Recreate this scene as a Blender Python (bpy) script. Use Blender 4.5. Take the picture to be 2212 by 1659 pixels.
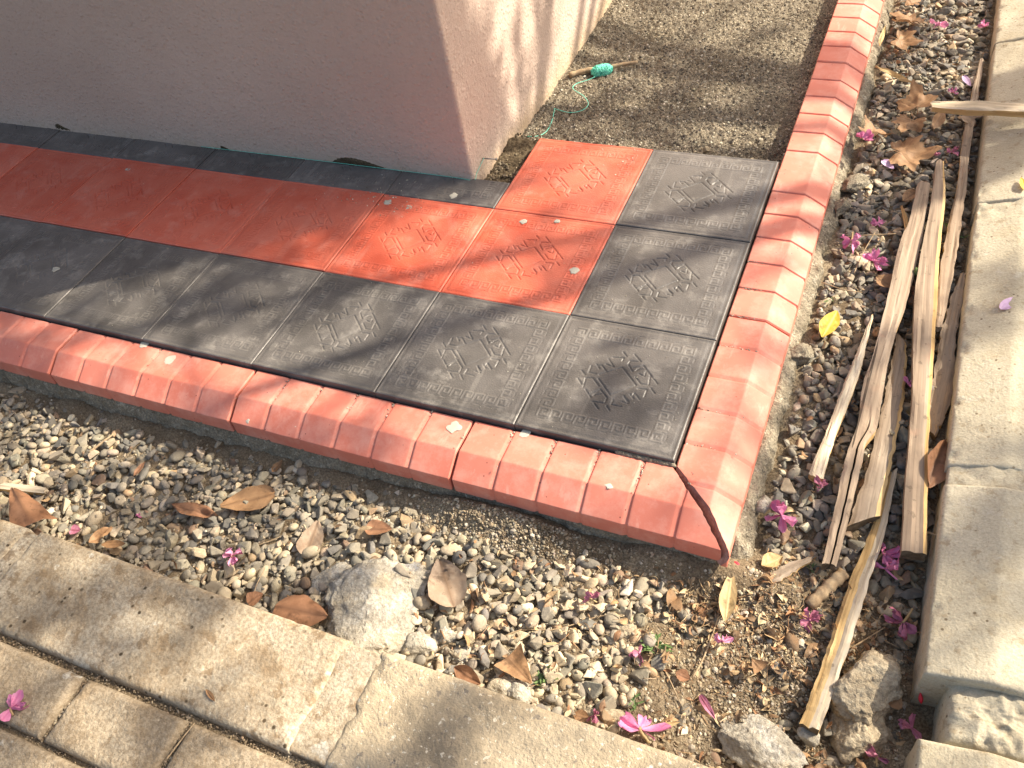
import bpy, bmesh, math, random
import numpy as np
from mathutils import Matrix, Vector, noise as mnoise

# ------------------------------------------------------------------ camera, sky, sun, exposure
scene = bpy.context.scene
for o in list(bpy.data.objects):
    bpy.data.objects.remove(o, do_unlink=True)
COL = scene.collection
CAM_R = np.array([[0.91394066, 0.37922839, -0.14456241],      # rows: right, down, forward
                  [0.19306080, -0.71955899, -0.66705501],
                  [-0.35698738, 0.58173937, -0.73084836]])
CAM_C = np.array([0.25283, -0.88043, 1.22198])
cd = bpy.data.cameras.new('camera')
cam = bpy.data.objects.new('camera', cd)
COL.objects.link(cam)
cd.sensor_width = 36.0
cd.lens = 36.0 * 1871.57 / 2212.0
cd.clip_start = 0.02
cd.clip_end = 500.0
cam.matrix_world = Matrix([[CAM_R[0][i], -CAM_R[1][i], -CAM_R[2][i], CAM_C[i]] for i in range(3)] + [[0, 0, 0, 1]])
scene.camera = cam

SUN_AZ, SUN_EL = math.radians(53), math.radians(40)           # azimuth from +Y towards +X
SUN = Vector((math.sin(SUN_AZ) * math.cos(SUN_EL), math.cos(SUN_AZ) * math.cos(SUN_EL), math.sin(SUN_EL)))
world = bpy.data.worlds.new('World')
scene.world = world
world.use_nodes = True
wn = world.node_tree.nodes
sky = wn.new('ShaderNodeTexSky')
sky.sky_type = 'NISHITA'
sky.sun_disc = False
sky.sun_elevation = SUN_EL
sky.sun_rotation = SUN_AZ
sky.air_density = 1.0
sky.dust_density = 4.0
sky.ozone_density = 1.0
wn['Background'].inputs['Strength'].default_value = 0.128
world.node_tree.links.new(sky.outputs['Color'], wn['Background'].inputs['Color'])
ld = bpy.data.lights.new('sun', 'SUN')
ld.energy = 5.0
ld.angle = math.radians(0.53)
ld.color = (1.0, 0.93, 0.82)
sun = bpy.data.objects.new('sun', ld)
COL.objects.link(sun)
sun.rotation_euler = SUN.to_track_quat('Z', 'Y').to_euler()
sun.location = (6, 5, 8)
vs = scene.view_settings
vs.view_transform = 'Standard'
vs.look = 'None'
vs.gamma = 1.0
vs.exposure = 1.07
vs.use_curve_mapping = False
vs.use_white_balance = True
vs.white_balance_temperature = 7050
vs.white_balance_tint = 10
scene.cycles.use_denoising = True
scene.cycles.max_bounces = 6

# ------------------------------------------------------------------ helpers
rng = np.random.default_rng(7)
random.seed(7)


def hash01(ix, iy, iz, seed):
    h = (ix.astype(np.int64) * 374761393 + iy.astype(np.int64) * 668265263 + iz.astype(np.int64) * 2147483647 + seed * 974711) & 0xffffffff
    h = ((h ^ (h >> 13)) * 1274126177) & 0xffffffff
    h = ((h ^ (h >> 16)) * 2246822519) & 0xffffffff
    return ((h ^ (h >> 15)) & 0xffffff) / float(0xffffff)


def vnoise(p, seed=0):
    p = np.asarray(p, float)
    if p.shape[-1] == 2:
        p = np.concatenate([p, np.zeros(p.shape[:-1] + (1,))], -1)
    i = np.floor(p)
    f = p - i
    f = f * f * (3 - 2 * f)
    i = i.astype(np.int64)
    r = 0
    for dx in (0, 1):
        for dy in (0, 1):
            for dz in (0, 1):
                w = (f[..., 0] if dx else 1 - f[..., 0]) * (f[..., 1] if dy else 1 - f[..., 1]) * (f[..., 2] if dz else 1 - f[..., 2])
                r = r + w * hash01(i[..., 0] + dx, i[..., 1] + dy, i[..., 2] + dz, seed)
    return r * 2 - 1


def fbm(p, seed=0, octaves=4, gain=0.5):
    p = np.asarray(p, float)
    a, s, r = 1.0, 0.0, 0.0
    for k in range(octaves):
        r = r + a * vnoise(p * (2.03 ** k) + 17.3 * k, seed + k)
        s += a
        a *= gain
    return r / s


def sstep(a, b, x):
    t = np.clip((np.asarray(x, float) - a) / (b - a), 0, 1)
    return t * t * (3 - 2 * t)


def zg(x, y):
    """height of the soil under the gravel"""
    right = -0.101 - 0.042 * sstep(0.35, -0.25, y)
    t = sstep(0.0, 0.16, x)
    front = -0.118 - 0.012 * sstep(-0.3, -1.3, x)
    return front * (1 - t) + right * t


def link(o, parent=None):
    COL.objects.link(o)
    if parent is not None:
        o.parent = parent
    return o


def tag(o, label=None, cat=None, group=None, kind=None):
    if label: o['label'] = label
    if cat: o['category'] = cat
    if group: o['group'] = group
    if kind: o['kind'] = kind
    return o


def empty(name, loc=(0, 0, 0), rz=0.0):
    o = bpy.data.objects.new(name, None)
    o.empty_display_size = 0.02
    o.location = loc
    o.rotation_euler = (0, 0, rz)
    return link(o)


def to_mesh(name, verts, faces, mats, smooth=True, midx=None, colors=None, uvs=None):
    me = bpy.data.meshes.new(name)
    verts = np.asarray(verts, float).reshape(-1, 3)
    if isinstance(faces, np.ndarray) and faces.ndim == 2:
        nf, k = faces.shape
        me.vertices.add(len(verts))
        me.vertices.foreach_set('co', verts.ravel())
        me.loops.add(nf * k)
        me.loops.foreach_set('vertex_index', faces.ravel().astype(np.int32))
        me.polygons.add(nf)
        me.polygons.foreach_set('loop_start', np.arange(0, nf * k, k, dtype=np.int32))
        me.update(calc_edges=True)
    else:
        me.from_pydata([tuple(v) for v in verts], [], [tuple(int(i) for i in f) for f in faces])
        me.update()
    for m in (mats if isinstance(mats, (list, tuple)) else [mats]):
        me.materials.append(m)
    me.polygons.foreach_set('use_smooth', np.full(len(me.polygons), smooth, dtype=bool))
    if midx is not None:
        me.polygons.foreach_set('material_index', np.asarray(midx, dtype=np.int32))
    if colors is not None:
        ca = me.color_attributes.new('tint', 'FLOAT_COLOR', 'POINT')
        c4 = np.ones((len(verts), 4))
        c4[:, :3] = colors
        ca.data.foreach_set('color', c4.ravel())
    if uvs is not None:
        ul = me.uv_layers.new(name='UVMap')
        li = np.empty(len(me.loops), dtype=np.int32)
        me.loops.foreach_get('vertex_index', li)
        ul.data.foreach_set('uv', np.asarray(uvs, float)[li].ravel())
    me.validate()
    return me


def add(name, verts, faces, mats, parent=None, **kw):
    o = bpy.data.objects.new(name, to_mesh(name, verts, faces, mats, **kw))
    return link(o, parent)


def grid_faces(nx, ny, off=0):
    i, j = np.meshgrid(np.arange(nx - 1), np.arange(ny - 1), indexing='ij')
    a = (i * ny + j).ravel() + off
    return np.stack([a, a + ny, a + ny + 1, a + 1], 1)


def tube(points, radii, sides=6, close=True):
    P = np.asarray(points, float)
    n = len(P)
    R = np.broadcast_to(np.asarray(radii, float), (n,))
    T = np.gradient(P, axis=0)
    T /= np.linalg.norm(T, axis=1)[:, None] + 1e-12
    u = np.cross(T[0], [0.3, 0.2, 0.93])
    if np.linalg.norm(u) < 1e-3: u = np.cross(T[0], [1, 0, 0])
    V = []
    ang = np.linspace(0, 2 * math.pi, sides, endpoint=False)
    for k in range(n):
        u = u - T[k] * (u @ T[k])
        u /= np.linalg.norm(u) + 1e-12
        w = np.cross(T[k], u)
        V.append(P[k] + R[k] * (np.cos(ang)[:, None] * u + np.sin(ang)[:, None] * w))
    V = np.concatenate(V)
    F = []
    for k in range(n - 1):
        for s in range(sides):
            s2 = (s + 1) % sides
            F.append((k * sides + s, k * sides + s2, (k + 1) * sides + s2, (k + 1) * sides + s))
    if close:
        F.append(tuple(range(sides))[::-1])
        F.append(tuple(range((n - 1) * sides, n * sides)))
    return V, F


class MB:
    """collects shapes into one mesh"""
    def __init__(s): s.V, s.F, s.n, s.C, s.U = [], [], 0, [], []
    def put(s, V, F, color=None, uv=None):
        V = np.asarray(V, float)
        s.V.append(V)
        s.F += [tuple(int(i) + s.n for i in f) for f in F]
        s.n += len(V)
        if color is not None: s.C.append(np.broadcast_to(np.asarray(color, float), (len(V), 3)))
        if uv is not None: s.U.append(np.asarray(uv, float))
        return s
    def build(s, name, mat, parent=None, smooth=True):
        return add(name, np.concatenate(s.V), s.F, mat, parent, smooth=smooth,
                   colors=np.concatenate(s.C) if s.C else None, uvs=np.concatenate(s.U) if s.U else None)


def catmull(pts, n):
    P = np.asarray(pts, float)
    P = np.concatenate([[2 * P[0] - P[1]], P, [2 * P[-1] - P[-2]]])
    m = len(P) - 3
    out = []
    for t in np.linspace(0, m - 1e-6, n):
        k = int(t)
        f = t - k
        a, b, c, d = P[k:k + 4]
        out.append(0.5 * (2 * b + (c - a) * f + (2 * a - 5 * b + 4 * c - d) * f * f + (3 * b - a - 3 * c + d) * f ** 3))
    return np.array(out)


def ico(sub):
    bm = bmesh.new()
    bmesh.ops.create_icosphere(bm, subdivisions=sub, radius=1.0)
    V = np.array([v.co[:] for v in bm.verts])
    F = np.array([[v.index for v in f.verts] for f in bm.faces])
    bm.free()
    return V, F


ICO = {k: ico(k) for k in (1, 2, 3, 4, 5)}


def stone(sub, seed, cuts=8, depth=0.25, rough=0.06, freq=2.0):
    """a stone: a ball worn flat by random planes and roughened"""
    V, F = ICO[sub]
    V = V.copy()
    r = np.random.default_rng(seed)
    for k in range(cuts):
        n = r.normal(size=3)
        n /= np.linalg.norm(n)
        d = 1 - depth * r.uniform(0.3, 1.4)
        e = np.maximum(V @ n - d, 0)
        V -= e[:, None] * n
    V *= (1 + rough * fbm(V * freq + seed * 3.1, seed, 3))[:, None]
    return V, F


def shard(seed, npt=13, bev=0.07):
    """a piece of crushed stone: the hull of a few points, its edges slightly worn"""
    r = np.random.default_rng(seed)
    bm = bmesh.new()
    for k in range(npt):
        p = r.normal(size=3)
        bm.verts.new(p / np.linalg.norm(p) * r.uniform(0.75, 1.0))
    res = bmesh.ops.convex_hull(bm, input=bm.verts[:])
    bmesh.ops.delete(bm, geom=[g for g in set(res['geom_interior'] + res['geom_unused']) if isinstance(g, bmesh.types.BMVert)], context='VERTS')
    bmesh.ops.dissolve_limit(bm, angle_limit=0.22, verts=bm.verts[:], edges=bm.edges[:])
    bmesh.ops.bevel(bm, geom=bm.edges[:], offset=bev, segments=1, profile=0.5, affect='EDGES', clamp_overlap=True)
    bmesh.ops.triangulate(bm, faces=bm.faces[:])
    bmesh.ops.recalc_face_normals(bm, faces=bm.faces[:])
    bm.verts.index_update()
    V = np.array([v.co[:] for v in bm.verts])
    F = np.array([[v.index for v in f.verts] for f in bm.faces])
    bm.free()
    V -= (V.max(0) + V.min(0)) / 2
    return V / (V.max(0) - V.min(0)) * 2, F


def rotm(yaw, tx=0.0, ty=0.0):
    return np.array((Matrix.Rotation(yaw, 3, 'Z') @ Matrix.Rotation(tx, 3, 'X') @ Matrix.Rotation(ty, 3, 'Y')))


# ------------------------------------------------------------------ materials
class NT:
    def __init__(s, name):
        s.m = bpy.data.materials.new(name)
        s.m.use_nodes = True
        s.t = s.m.node_tree
        s.b = s.t.nodes['Principled BSDF']
        s.co = s.t.nodes.new('ShaderNodeTexCoord').outputs['Object']
        s.b.inputs['Roughness'].default_value = 0.85
    def new(s, t, **kw):
        n = s.t.nodes.new(t)
        for k, v in kw.items(): setattr(n, k, v)
        return n
    def l(s, a, b): s.t.links.new(a, b)
    def mapping(s, scale=(1, 1, 1), co=None, rot=(0, 0, 0)):
        n = s.new('ShaderNodeMapping')
        n.inputs['Scale'].default_value = scale
        n.inputs['Rotation'].default_value = rot
        s.l(co or s.co, n.inputs['Vector'])
        return n.outputs[0]
    def noise(s, scale, detail=4, rough=0.55, co=None, dist=0.0):
        n = s.new('ShaderNodeTexNoise')
        n.inputs['Scale'].default_value = scale
        n.inputs['Detail'].default_value = detail
        n.inputs['Roughness'].default_value = rough
        n.inputs['Distortion'].default_value = dist
        s.l(co or s.co, n.inputs['Vector'])
        return n.outputs['Fac']
    def voro(s, scale, co=None, feature='F1', rnd=1.0):
        n = s.new('ShaderNodeTexVoronoi', feature=feature)
        n.inputs['Scale'].default_value = scale
        n.inputs['Randomness'].default_value = rnd
        s.l(co or s.co, n.inputs['Vector'])
        return n.outputs['Distance']
    def ramp(s, fac, stops):
        n = s.new('ShaderNodeValToRGB')
        e = n.color_ramp.elements
        while len(e) < len(stops): e.new(0.5)
        for k, (p, c) in enumerate(stops):
            e[k].position = p
            e[k].color = (c, c, c, 1) if not hasattr(c, '__len__') else tuple(c) + (1,)
        s.l(fac, n.inputs['Fac'])
        return n.outputs['Color']
    def mix(s, fac, a, b, mode='MIX'):
        n = s.new('ShaderNodeMix', data_type='RGBA', blend_type=mode)
        for sock, v in ((n.inputs[0], fac), (n.inputs[6], a), (n.inputs[7], b)):
            if hasattr(v, 'is_output'): s.l(v, sock)
            elif hasattr(v, '__len__'): sock.default_value = tuple(v) + (1,)
            else: sock.default_value = v
        return n.outputs[2]
    def math(s, op, a, b=0.0):
        n = s.new('ShaderNodeMath', operation=op)
        for sock, v in ((n.inputs[0], a), (n.inputs[1], b)):
            if hasattr(v, 'is_output'): s.l(v, sock)
            else: sock.default_value = v
        return n.outputs[0]
    def attr(s, name):
        n = s.new('ShaderNodeAttribute')
        n.attribute_name = name
        return n.outputs['Color']
    def random(s):
        return s.new('ShaderNodeObjectInfo').outputs['Random']
    def shifted(s):
        """object coordinates moved by a random step for each object"""
        n = s.new('ShaderNodeVectorMath', operation='ADD')
        m = s.math('MULTIPLY', s.random(), 37.0)
        s.l(s.co, n.inputs[0])
        s.l(m, n.inputs[1])
        s.co = n.outputs[0]
        return s
    def bump(s, height, strength=0.5, dist=0.002, prev=None):
        n = s.new('ShaderNodeBump')
        n.inputs['Strength'].default_value = strength
        n.inputs['Distance'].default_value = dist
        s.l(height, n.inputs['Height'])
        if prev is not None: s.l(prev, n.inputs['Normal'])
        return n.outputs[0]
    def done(s, color, normal=None, rough=None, spec=0.3, sub=None, trans=None):
        if hasattr(color, 'is_output'): s.l(color, s.b.inputs['Base Color'])
        else: s.b.inputs['Base Color'].default_value = tuple(color) + (1,)
        if normal is not None: s.l(normal, s.b.inputs['Normal'])
        if rough is not None:
            if hasattr(rough, 'is_output'): s.l(rough, s.b.inputs['Roughness'])
            else: s.b.inputs['Roughness'].default_value = rough
        s.b.inputs['Specular IOR Level'].default_value = spec
        return s.m


def sep_z(nt):
    n = nt.new('ShaderNodeSeparateXYZ')
    nt.l(nt.co, n.inputs[0])
    return n.outputs


M = {}
# house wall stucco
t = NT('stucco')
lo = t.noise(1.3, 3)
base = t.ramp(lo, [(0.3, (0.47, 0.365, 0.30)), (0.7, (0.56, 0.445, 0.37))])
fine = t.noise(150, 4, 0.65)
base = t.mix(t.ramp(fine, [(0.35, 0.14), (0.55, 0.0)]), base, (0.30, 0.22, 0.18))
xyz = sep_z(t)
low = t.ramp(xyz[2], [(0.0, 1.0), (0.10, 0.0)])          # mud splashed up from the ground
spl = t.ramp(t.noise(85, 5, 0.75), [(0.60, 0.0), (0.66, 1.0)])
base = t.mix(t.math('MULTIPLY', t.math('MULTIPLY', low, spl), 0.75), base, (0.20, 0.155, 0.10))
damp = t.ramp(t.math('ADD', xyz[2], t.math('MULTIPLY', t.noise(14, 4), 0.12)), [(-0.0, 1.0), (0.075, 0.0)])
base = t.mix(t.math('MULTIPLY', damp, 0.55), base, (0.42, 0.31, 0.16))
n1 = t.bump(t.noise(200, 4, 0.65), 0.7, 0.0042)
n2 = t.bump(t.ramp(t.voro(75), [(0.0, 1.0), (0.45, 0.0)]), 0.45, 0.0038, n1)
n3 = t.bump(t.noise(12, 3), 0.4, 0.014, n2)
base = t.mix(t.ramp(t.noise(0.9, 4, 0.6, co=t.mapping((1, 1, 0.5))), [(0.45, 0.0), (0.7, 0.35)]), base, (0.40, 0.31, 0.26))
base = t.mix(t.ramp(t.noise(38, 4, 0.7), [(0.55, 0.0), (0.75, 0.25)]), base, (0.36, 0.27, 0.22))
M['stucco'] = t.done(base, n3, 0.93, 0.15)


def tile_mat(name, dark, light, dust, stain, rough0, rough1, line):
    t = NT(name).shifted()
    a = t.noise(9, 5, 0.6)
    c = t.ramp(a, [(0.32, dark), (0.62, light)])
    c = t.mix(t.ramp(t.noise(3.5, 4, 0.6, dist=0.6), [(0.5, 0.0), (0.68, 0.5)]), c, stain)
    d = t.ramp(t.noise(22, 6, 0.7), [(0.52, 0.0), (0.75, 0.55)])
    c = t.mix(d, c, dust)
    scr = t.ramp(t.noise(40, 2, 0.5, co=t.mapping((1, 0.06, 1), rot=(0, 0, 0.5))), [(0.66, 0.0), (0.72, 0.18)])
    c = t.mix(scr, c, dust)
    n = t.new('ShaderNodeHueSaturation')
    n.inputs['Value'].default_value = 1.0
    t.l(t.math('ADD', t.math('MULTIPLY', t.random(), 0.25), 0.87), n.inputs['Value'])
    t.l(c, n.inputs['Color'])
    c = n.outputs[0]
    gr = t.math('MULTIPLY', t.attr('tint'), t.ramp(t.noise(14, 4, 0.65), [(0.42, 0.0), (0.66, 0.45)]))   # pale dust on black tiles; on red, the relief's shadow lines are painted in
    c = t.mix(gr, c, line)
    pit = t.ramp(t.voro(26), [(0.018, 1.0), (0.03, 0.0)])
    c = t.mix(t.math('MULTIPLY', pit, 0.9), c, tuple(0.25 * k for k in dark))
    b1 = t.bump(t.noise(330, 2, 0.5), 0.5, 0.0014)
    b2 = t.bump(pit, -0.6, 0.002, b1)
    r = t.ramp(d, [(0.0, rough0), (0.6, rough1)])
    return t.done(c, b2, r, 0.45)


M['tile_black'] = tile_mat('black_cement_tile', (0.072, 0.066, 0.060), (0.120, 0.110, 0.101), (0.31, 0.285, 0.25), (0.175, 0.160, 0.146), 0.36, 0.58, (0.26, 0.24, 0.21))
M['tile_red'] = tile_mat('red_cement_tile', (0.50, 0.084, 0.045), (0.55, 0.125, 0.074), (0.58, 0.245, 0.18), (0.55, 0.172, 0.118), 0.45, 0.7, (0.36, 0.055, 0.03))


def kerb_mat(name, dark, light, chalk):
    t = NT(name).shifted()
    c = t.ramp(t.noise(7, 5, 0.6), [(0.3, dark), (0.65, light)])
    d = t.ramp(t.noise(16, 6, 0.75), [(0.46, 0.0), (0.74, 0.75)])
    c = t.mix(d, c, chalk)
    sc_ = t.ramp(t.noise(30, 4, 0.7, co=t.mapping((1, 0.25, 1), rot=(0, 0, 0.8))), [(0.62, 0.0), (0.70, 0.5)])
    c = t.mix(sc_, c, chalk)
    pit = t.ramp(t.voro(46), [(0.045, 1.0), (0.07, 0.0)])
    pit = t.math('MULTIPLY', pit, t.ramp(t.noise(20, 2), [(0.45, 0.0), (0.5, 1.0)]))
    c = t.mix(pit, c, tuple(0.35 * k for k in dark))
    grit = t.ramp(t.noise(75, 3, 0.8), [(0.70, 0.0), (0.73, 0.7)])
    c = t.mix(t.math('MULTIPLY', grit, t.ramp(t.noise(8, 2), [(0.55, 0.0), (0.7, 1.0)])), c, (0.42, 0.37, 0.28))
    b1 = t.bump(t.noise(300, 2), 0.12, 0.001)
    b2 = t.bump(pit, -0.6, 0.003, b1)
    return t.done(c, b2, 0.62, 0.35)


M['kerb_red'] = kerb_mat('red_cement_kerb', (0.55, 0.155, 0.105), (0.61, 0.200, 0.140), (0.66, 0.33, 0.26))
t = NT('sawn_core')
M['core'] = t.done(t.ramp(t.noise(90, 4, 0.7), [(0.35, (0.28, 0.13, 0.105)), (0.7, (0.46, 0.27, 0.22))]), t.bump(t.noise(300, 3), 0.5, 0.002), 0.9, 0.2)


def stony(name, stops, scale, spots=(), pits=None, rough=0.92, bump=(220, 0.5, 0.002), fine=None, shift=False):
    t = NT(name)
    if shift: t.shifted()
    c = t.ramp(t.noise(scale, 6, 0.62), stops)
    for (sc, lo, hi, amt, col) in spots:
        c = t.mix(t.ramp(t.noise(sc, 4, 0.65), [(lo, 0.0), (hi, amt)]), c, col)
    if fine: c = t.mix(t.ramp(t.noise(fine[0], 3, 0.7), [(0.4, fine[1]), (0.6, 0.0)]), c, fine[2])
    b = t.bump(t.noise(bump[0], 4, 0.65), bump[1], bump[2])
    if pits:
        p = t.ramp(t.voro(pits[0]), [(pits[1] * 0.6, 1.0), (pits[1], 0.0)])
        p = t.math('MULTIPLY', p, t.ramp(t.noise(9, 3), [(0.46, 0.0), (0.56, 1.0)]))
        c = t.mix(p, c, pits[2])
        b = t.bump(p, -0.8, 0.004, b)
    return t.done(c, b, rough, 0.2)


M['mortar'] = stony('kerb_mortar', [(0.3, (0.19, 0.16, 0.112)), (0.7, (0.38, 0.335, 0.25))], 22, spots=[(60, 0.58, 0.64, 0.7, (0.46, 0.42, 0.33)), (35, 0.58, 0.66, 0.7, (0.13, 0.105, 0.07))], fine=(240, 0.6, (0.11, 0.09, 0.065)), bump=(120, 1.0, 0.008))
M['splash'] = stony('dried_mortar', [(0.3, (0.38, 0.355, 0.29)), (0.7, (0.47, 0.44, 0.365))], 60, bump=(300, 0.3, 0.001))
M['concrete_old'] = stony('sandy_concrete', [(0.26, (0.24, 0.19, 0.13)), (0.5, (0.375, 0.315, 0.225)), (0.74, (0.50, 0.44, 0.34))], 7,
                          spots=[(5, 0.55, 0.64, 0.6, (0.36, 0.32, 0.25)), (17, 0.50, 0.62, 0.6, (0.235, 0.165, 0.095)), (34, 0.58, 0.64, 0.65, (0.19, 0.13, 0.075)), (13, 0.65, 0.675, 0.75, (0.52, 0.49, 0.41)), (90, 0.66, 0.70, 0.7, (0.60, 0.54, 0.42))],
                          pits=(48, 0.20, (0.07, 0.05, 0.03)), fine=(150, 0.6, (0.20, 0.145, 0.09)), bump=(110, 0.9, 0.004), shift=True)
M['concrete_grit'] = stony('gritty_concrete', [(0.26, (0.16, 0.135, 0.10)), (0.5, (0.33, 0.27, 0.185)), (0.74, (0.44, 0.37, 0.265))], 7,
                           spots=[(120, 0.60, 0.66, 0.8, (0.62, 0.57, 0.46)), (70, 0.62, 0.66, 0.7, (0.15, 0.13, 0.11))], bump=(170, 0.9, 0.004), shift=True)
M['concrete_pale'] = stony('pale_concrete', [(0.28, (0.39, 0.345, 0.25)), (0.7, (0.51, 0.465, 0.355))], 5,
                           spots=[(45, 0.58, 0.66, 0.6, (0.26, 0.20, 0.12)), (11, 0.56, 0.70, 0.5, (0.40, 0.32, 0.19)), (22, 0.60, 0.70, 0.5, (0.52, 0.50, 0.43)), (140, 0.62, 0.68, 0.5, (0.20, 0.17, 0.12))],
                           pits=(60, 0.16, (0.16, 0.125, 0.08)), fine=(260, 0.3, (0.24, 0.20, 0.14)), bump=(170, 0.6, 0.003), shift=True)
M['rubble_crust'] = stony('broken_concrete', [(0.28, (0.26, 0.235, 0.19)), (0.5, (0.42, 0.385, 0.31)), (0.75, (0.58, 0.56, 0.50))], 26,
                          spots=[(18, 0.60, 0.66, 0.7, (0.24, 0.25, 0.27)), (14, 0.55, 0.65, 0.5, (0.42, 0.33, 0.20))], fine=(160, 0.5, (0.18, 0.15, 0.11)), bump=(120, 1.0, 0.006), shift=True)
M['earth_rock'] = stony('earthy_concrete', [(0.28, (0.28, 0.225, 0.15)), (0.7, (0.50, 0.43, 0.31))], 30, fine=(160, 0.5, (0.16, 0.12, 0.08)), bump=(110, 1.0, 0.006), shift=True)
M['paver'] = stony('sandy_paver', [(0.26, (0.22, 0.17, 0.115)), (0.5, (0.33, 0.27, 0.19)), (0.76, (0.43, 0.365, 0.265))], 9,
                   spots=[(14, 0.54, 0.66, 0.5, (0.25, 0.175, 0.10)), (40, 0.60, 0.66, 0.6, (0.17, 0.115, 0.065)), (11, 0.66, 0.68, 0.8, (0.50, 0.47, 0.40)), (95, 0.66, 0.70, 0.6, (0.55, 0.48, 0.36))], fine=(150, 0.6, (0.16, 0.115, 0.07)), bump=(110, 1.0, 0.004), shift=True)
M['soil'] = stony('brown_soil', [(0.3, (0.12, 0.085, 0.05)), (0.5, (0.235, 0.18, 0.115)), (0.72, (0.38, 0.315, 0.215))], 9, fine=(260, 0.7, (0.07, 0.048, 0.028)), bump=(150, 1.0, 0.006))
M['sand'] = stony('coarse_sand', [(0.3, (0.20, 0.165, 0.115)), (0.52, (0.30, 0.255, 0.185)), (0.75, (0.42, 0.36, 0.26))], 5, fine=(300, 0.8, (0.07, 0.056, 0.04)),
                  spots=[(330, 0.57, 0.62, 0.8, (0.55, 0.49, 0.38))], bump=(260, 1.0, 0.006))
M['mud'] = stony('damp_mortar', [(0.3, (0.065, 0.047, 0.028)), (0.7, (0.15, 0.115, 0.07))], 30, fine=(200, 0.6, (0.05, 0.036, 0.022)), bump=(120, 1.0, 0.006))
t = NT('tinted_stone')
c = t.mix(t.ramp(t.noise(90, 5, 0.7), [(0.3, 0.55), (0.7, 0.0)]), t.attr('tint'), (0.14, 0.12, 0.092))
c = t.mix(t.ramp(t.noise(45, 4, 0.6), [(0.56, 0.0), (0.72, 0.45)]), c, (0.50, 0.44, 0.34))
M['stone'] = t.done(c, t.bump(t.noise(170, 4, 0.6), 0.5, 0.003), 0.8, 0.3)


def wood_mat(name, dark, mid, light, red=0.0):
    t = NT(name).shifted()
    g = t.noise(6, 4, 0.55, co=t.mapping((0.22, 16, 16)), dist=0.15)
    c = t.ramp(g, [(0.30, dark), (0.48, mid), (0.70, light)])
    fi = t.ramp(t.noise(24, 3, 0.6, co=t.mapping((0.05, 14, 14))), [(0.34, 0.35), (0.46, 0.0)])
    c = t.mix(fi, c, tuple(0.55 * k for k in dark))
    crack = t.ramp(t.noise(7, 2, 0.5, co=t.mapping((0.10, 14, 14))), [(0.27, 0.9), (0.30, 0.0)])
    c = t.mix(crack, c, tuple(0.25 * k for k in dark))
    if red: c = t.mix(t.ramp(t.noise(14, 3), [(0.6, 0.0), (0.72, red)]), c, (0.46, 0.24, 0.15))
    c = t.mix(t.ramp(t.noise(11, 4, 0.6), [(0.52, 0.0), (0.70, 0.5)]), c, tuple(0.6 * k for k in mid))
    c = t.mix(t.ramp(t.noise(60, 3, 0.6), [(0.64, 0.0), (0.70, 0.6)]), c, tuple(0.5 * k for k in dark))
    kn = t.ramp(t.voro(9, co=t.mapping((0.5, 1.6, 1.6))), [(0.05, 0.85), (0.11, 0.0)])
    c = t.mix(kn, c, tuple(0.35 * k for k in dark))
    return t.done(c, t.bump(crack, -0.8, 0.004, t.bump(g, 0.3, 0.002, t.bump(fi, -0.4, 0.0015))), 0.8, 0.25)


M['wood'] = wood_mat('weathered_wood', (0.20, 0.145, 0.10), (0.30, 0.225, 0.16), (0.39, 0.305, 0.225), 0.35)
M['wood_grey'] = wood_mat('grey_wood', (0.19, 0.145, 0.10), (0.27, 0.21, 0.155), (0.35, 0.285, 0.215))
M['wood_pale'] = wood_mat('pale_wood', (0.44, 0.35, 0.235), (0.54, 0.45, 0.32), (0.63, 0.55, 0.42))
M['wood_fresh'] = wood_mat('split_wood', (0.36, 0.20, 0.075), (0.56, 0.37, 0.16), (0.70, 0.51, 0.26))
M['wood_end'] = wood_mat('plank_end', (0.07, 0.05, 0.03), (0.13, 0.095, 0.06), (0.19, 0.145, 0.095))
M['twig'] = stony('dry_twig', [(0.3, (0.22, 0.15, 0.09)), (0.7, (0.42, 0.32, 0.20))], 60, bump=(200, 0.5, 0.002))


def leaf_mat(name, a, b, vein, edge=None):
    t = NT(name).shifted()
    c = t.ramp(t.noise(34, 6, 0.7), [(0.30, a), (0.68, b)])
    c = t.mix(t.ramp(t.noise(26, 4, 0.65), [(0.56, 0.0), (0.68, 0.8)]), c, tuple(0.4 * k for k in a))
    c = t.mix(t.ramp(t.noise(90, 3, 0.65), [(0.60, 0.0), (0.68, 0.5)]), c, tuple(0.4 * k for k in a))
    v = t.attr('tint')
    c = t.mix(v, c, vein)
    m = t.done(c, t.bump(v, 0.5, 0.002, t.bump(t.noise(160, 3), 0.3, 0.001)), 0.62, 0.35)
    nt = t.t
    tr = nt.nodes.new('ShaderNodeBsdfTranslucent')
    ms = nt.nodes.new('ShaderNodeMixShader')
    ms.inputs[0].default_value = 0.22
    nt.links.new(c, tr.inputs['Color'])
    out = nt.nodes['Material Output']
    nt.links.new(t.b.outputs[0], ms.inputs[1])
    nt.links.new(tr.outputs[0], ms.inputs[2])
    nt.links.new(ms.outputs[0], out.inputs['Surface'])
    return m


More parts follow.
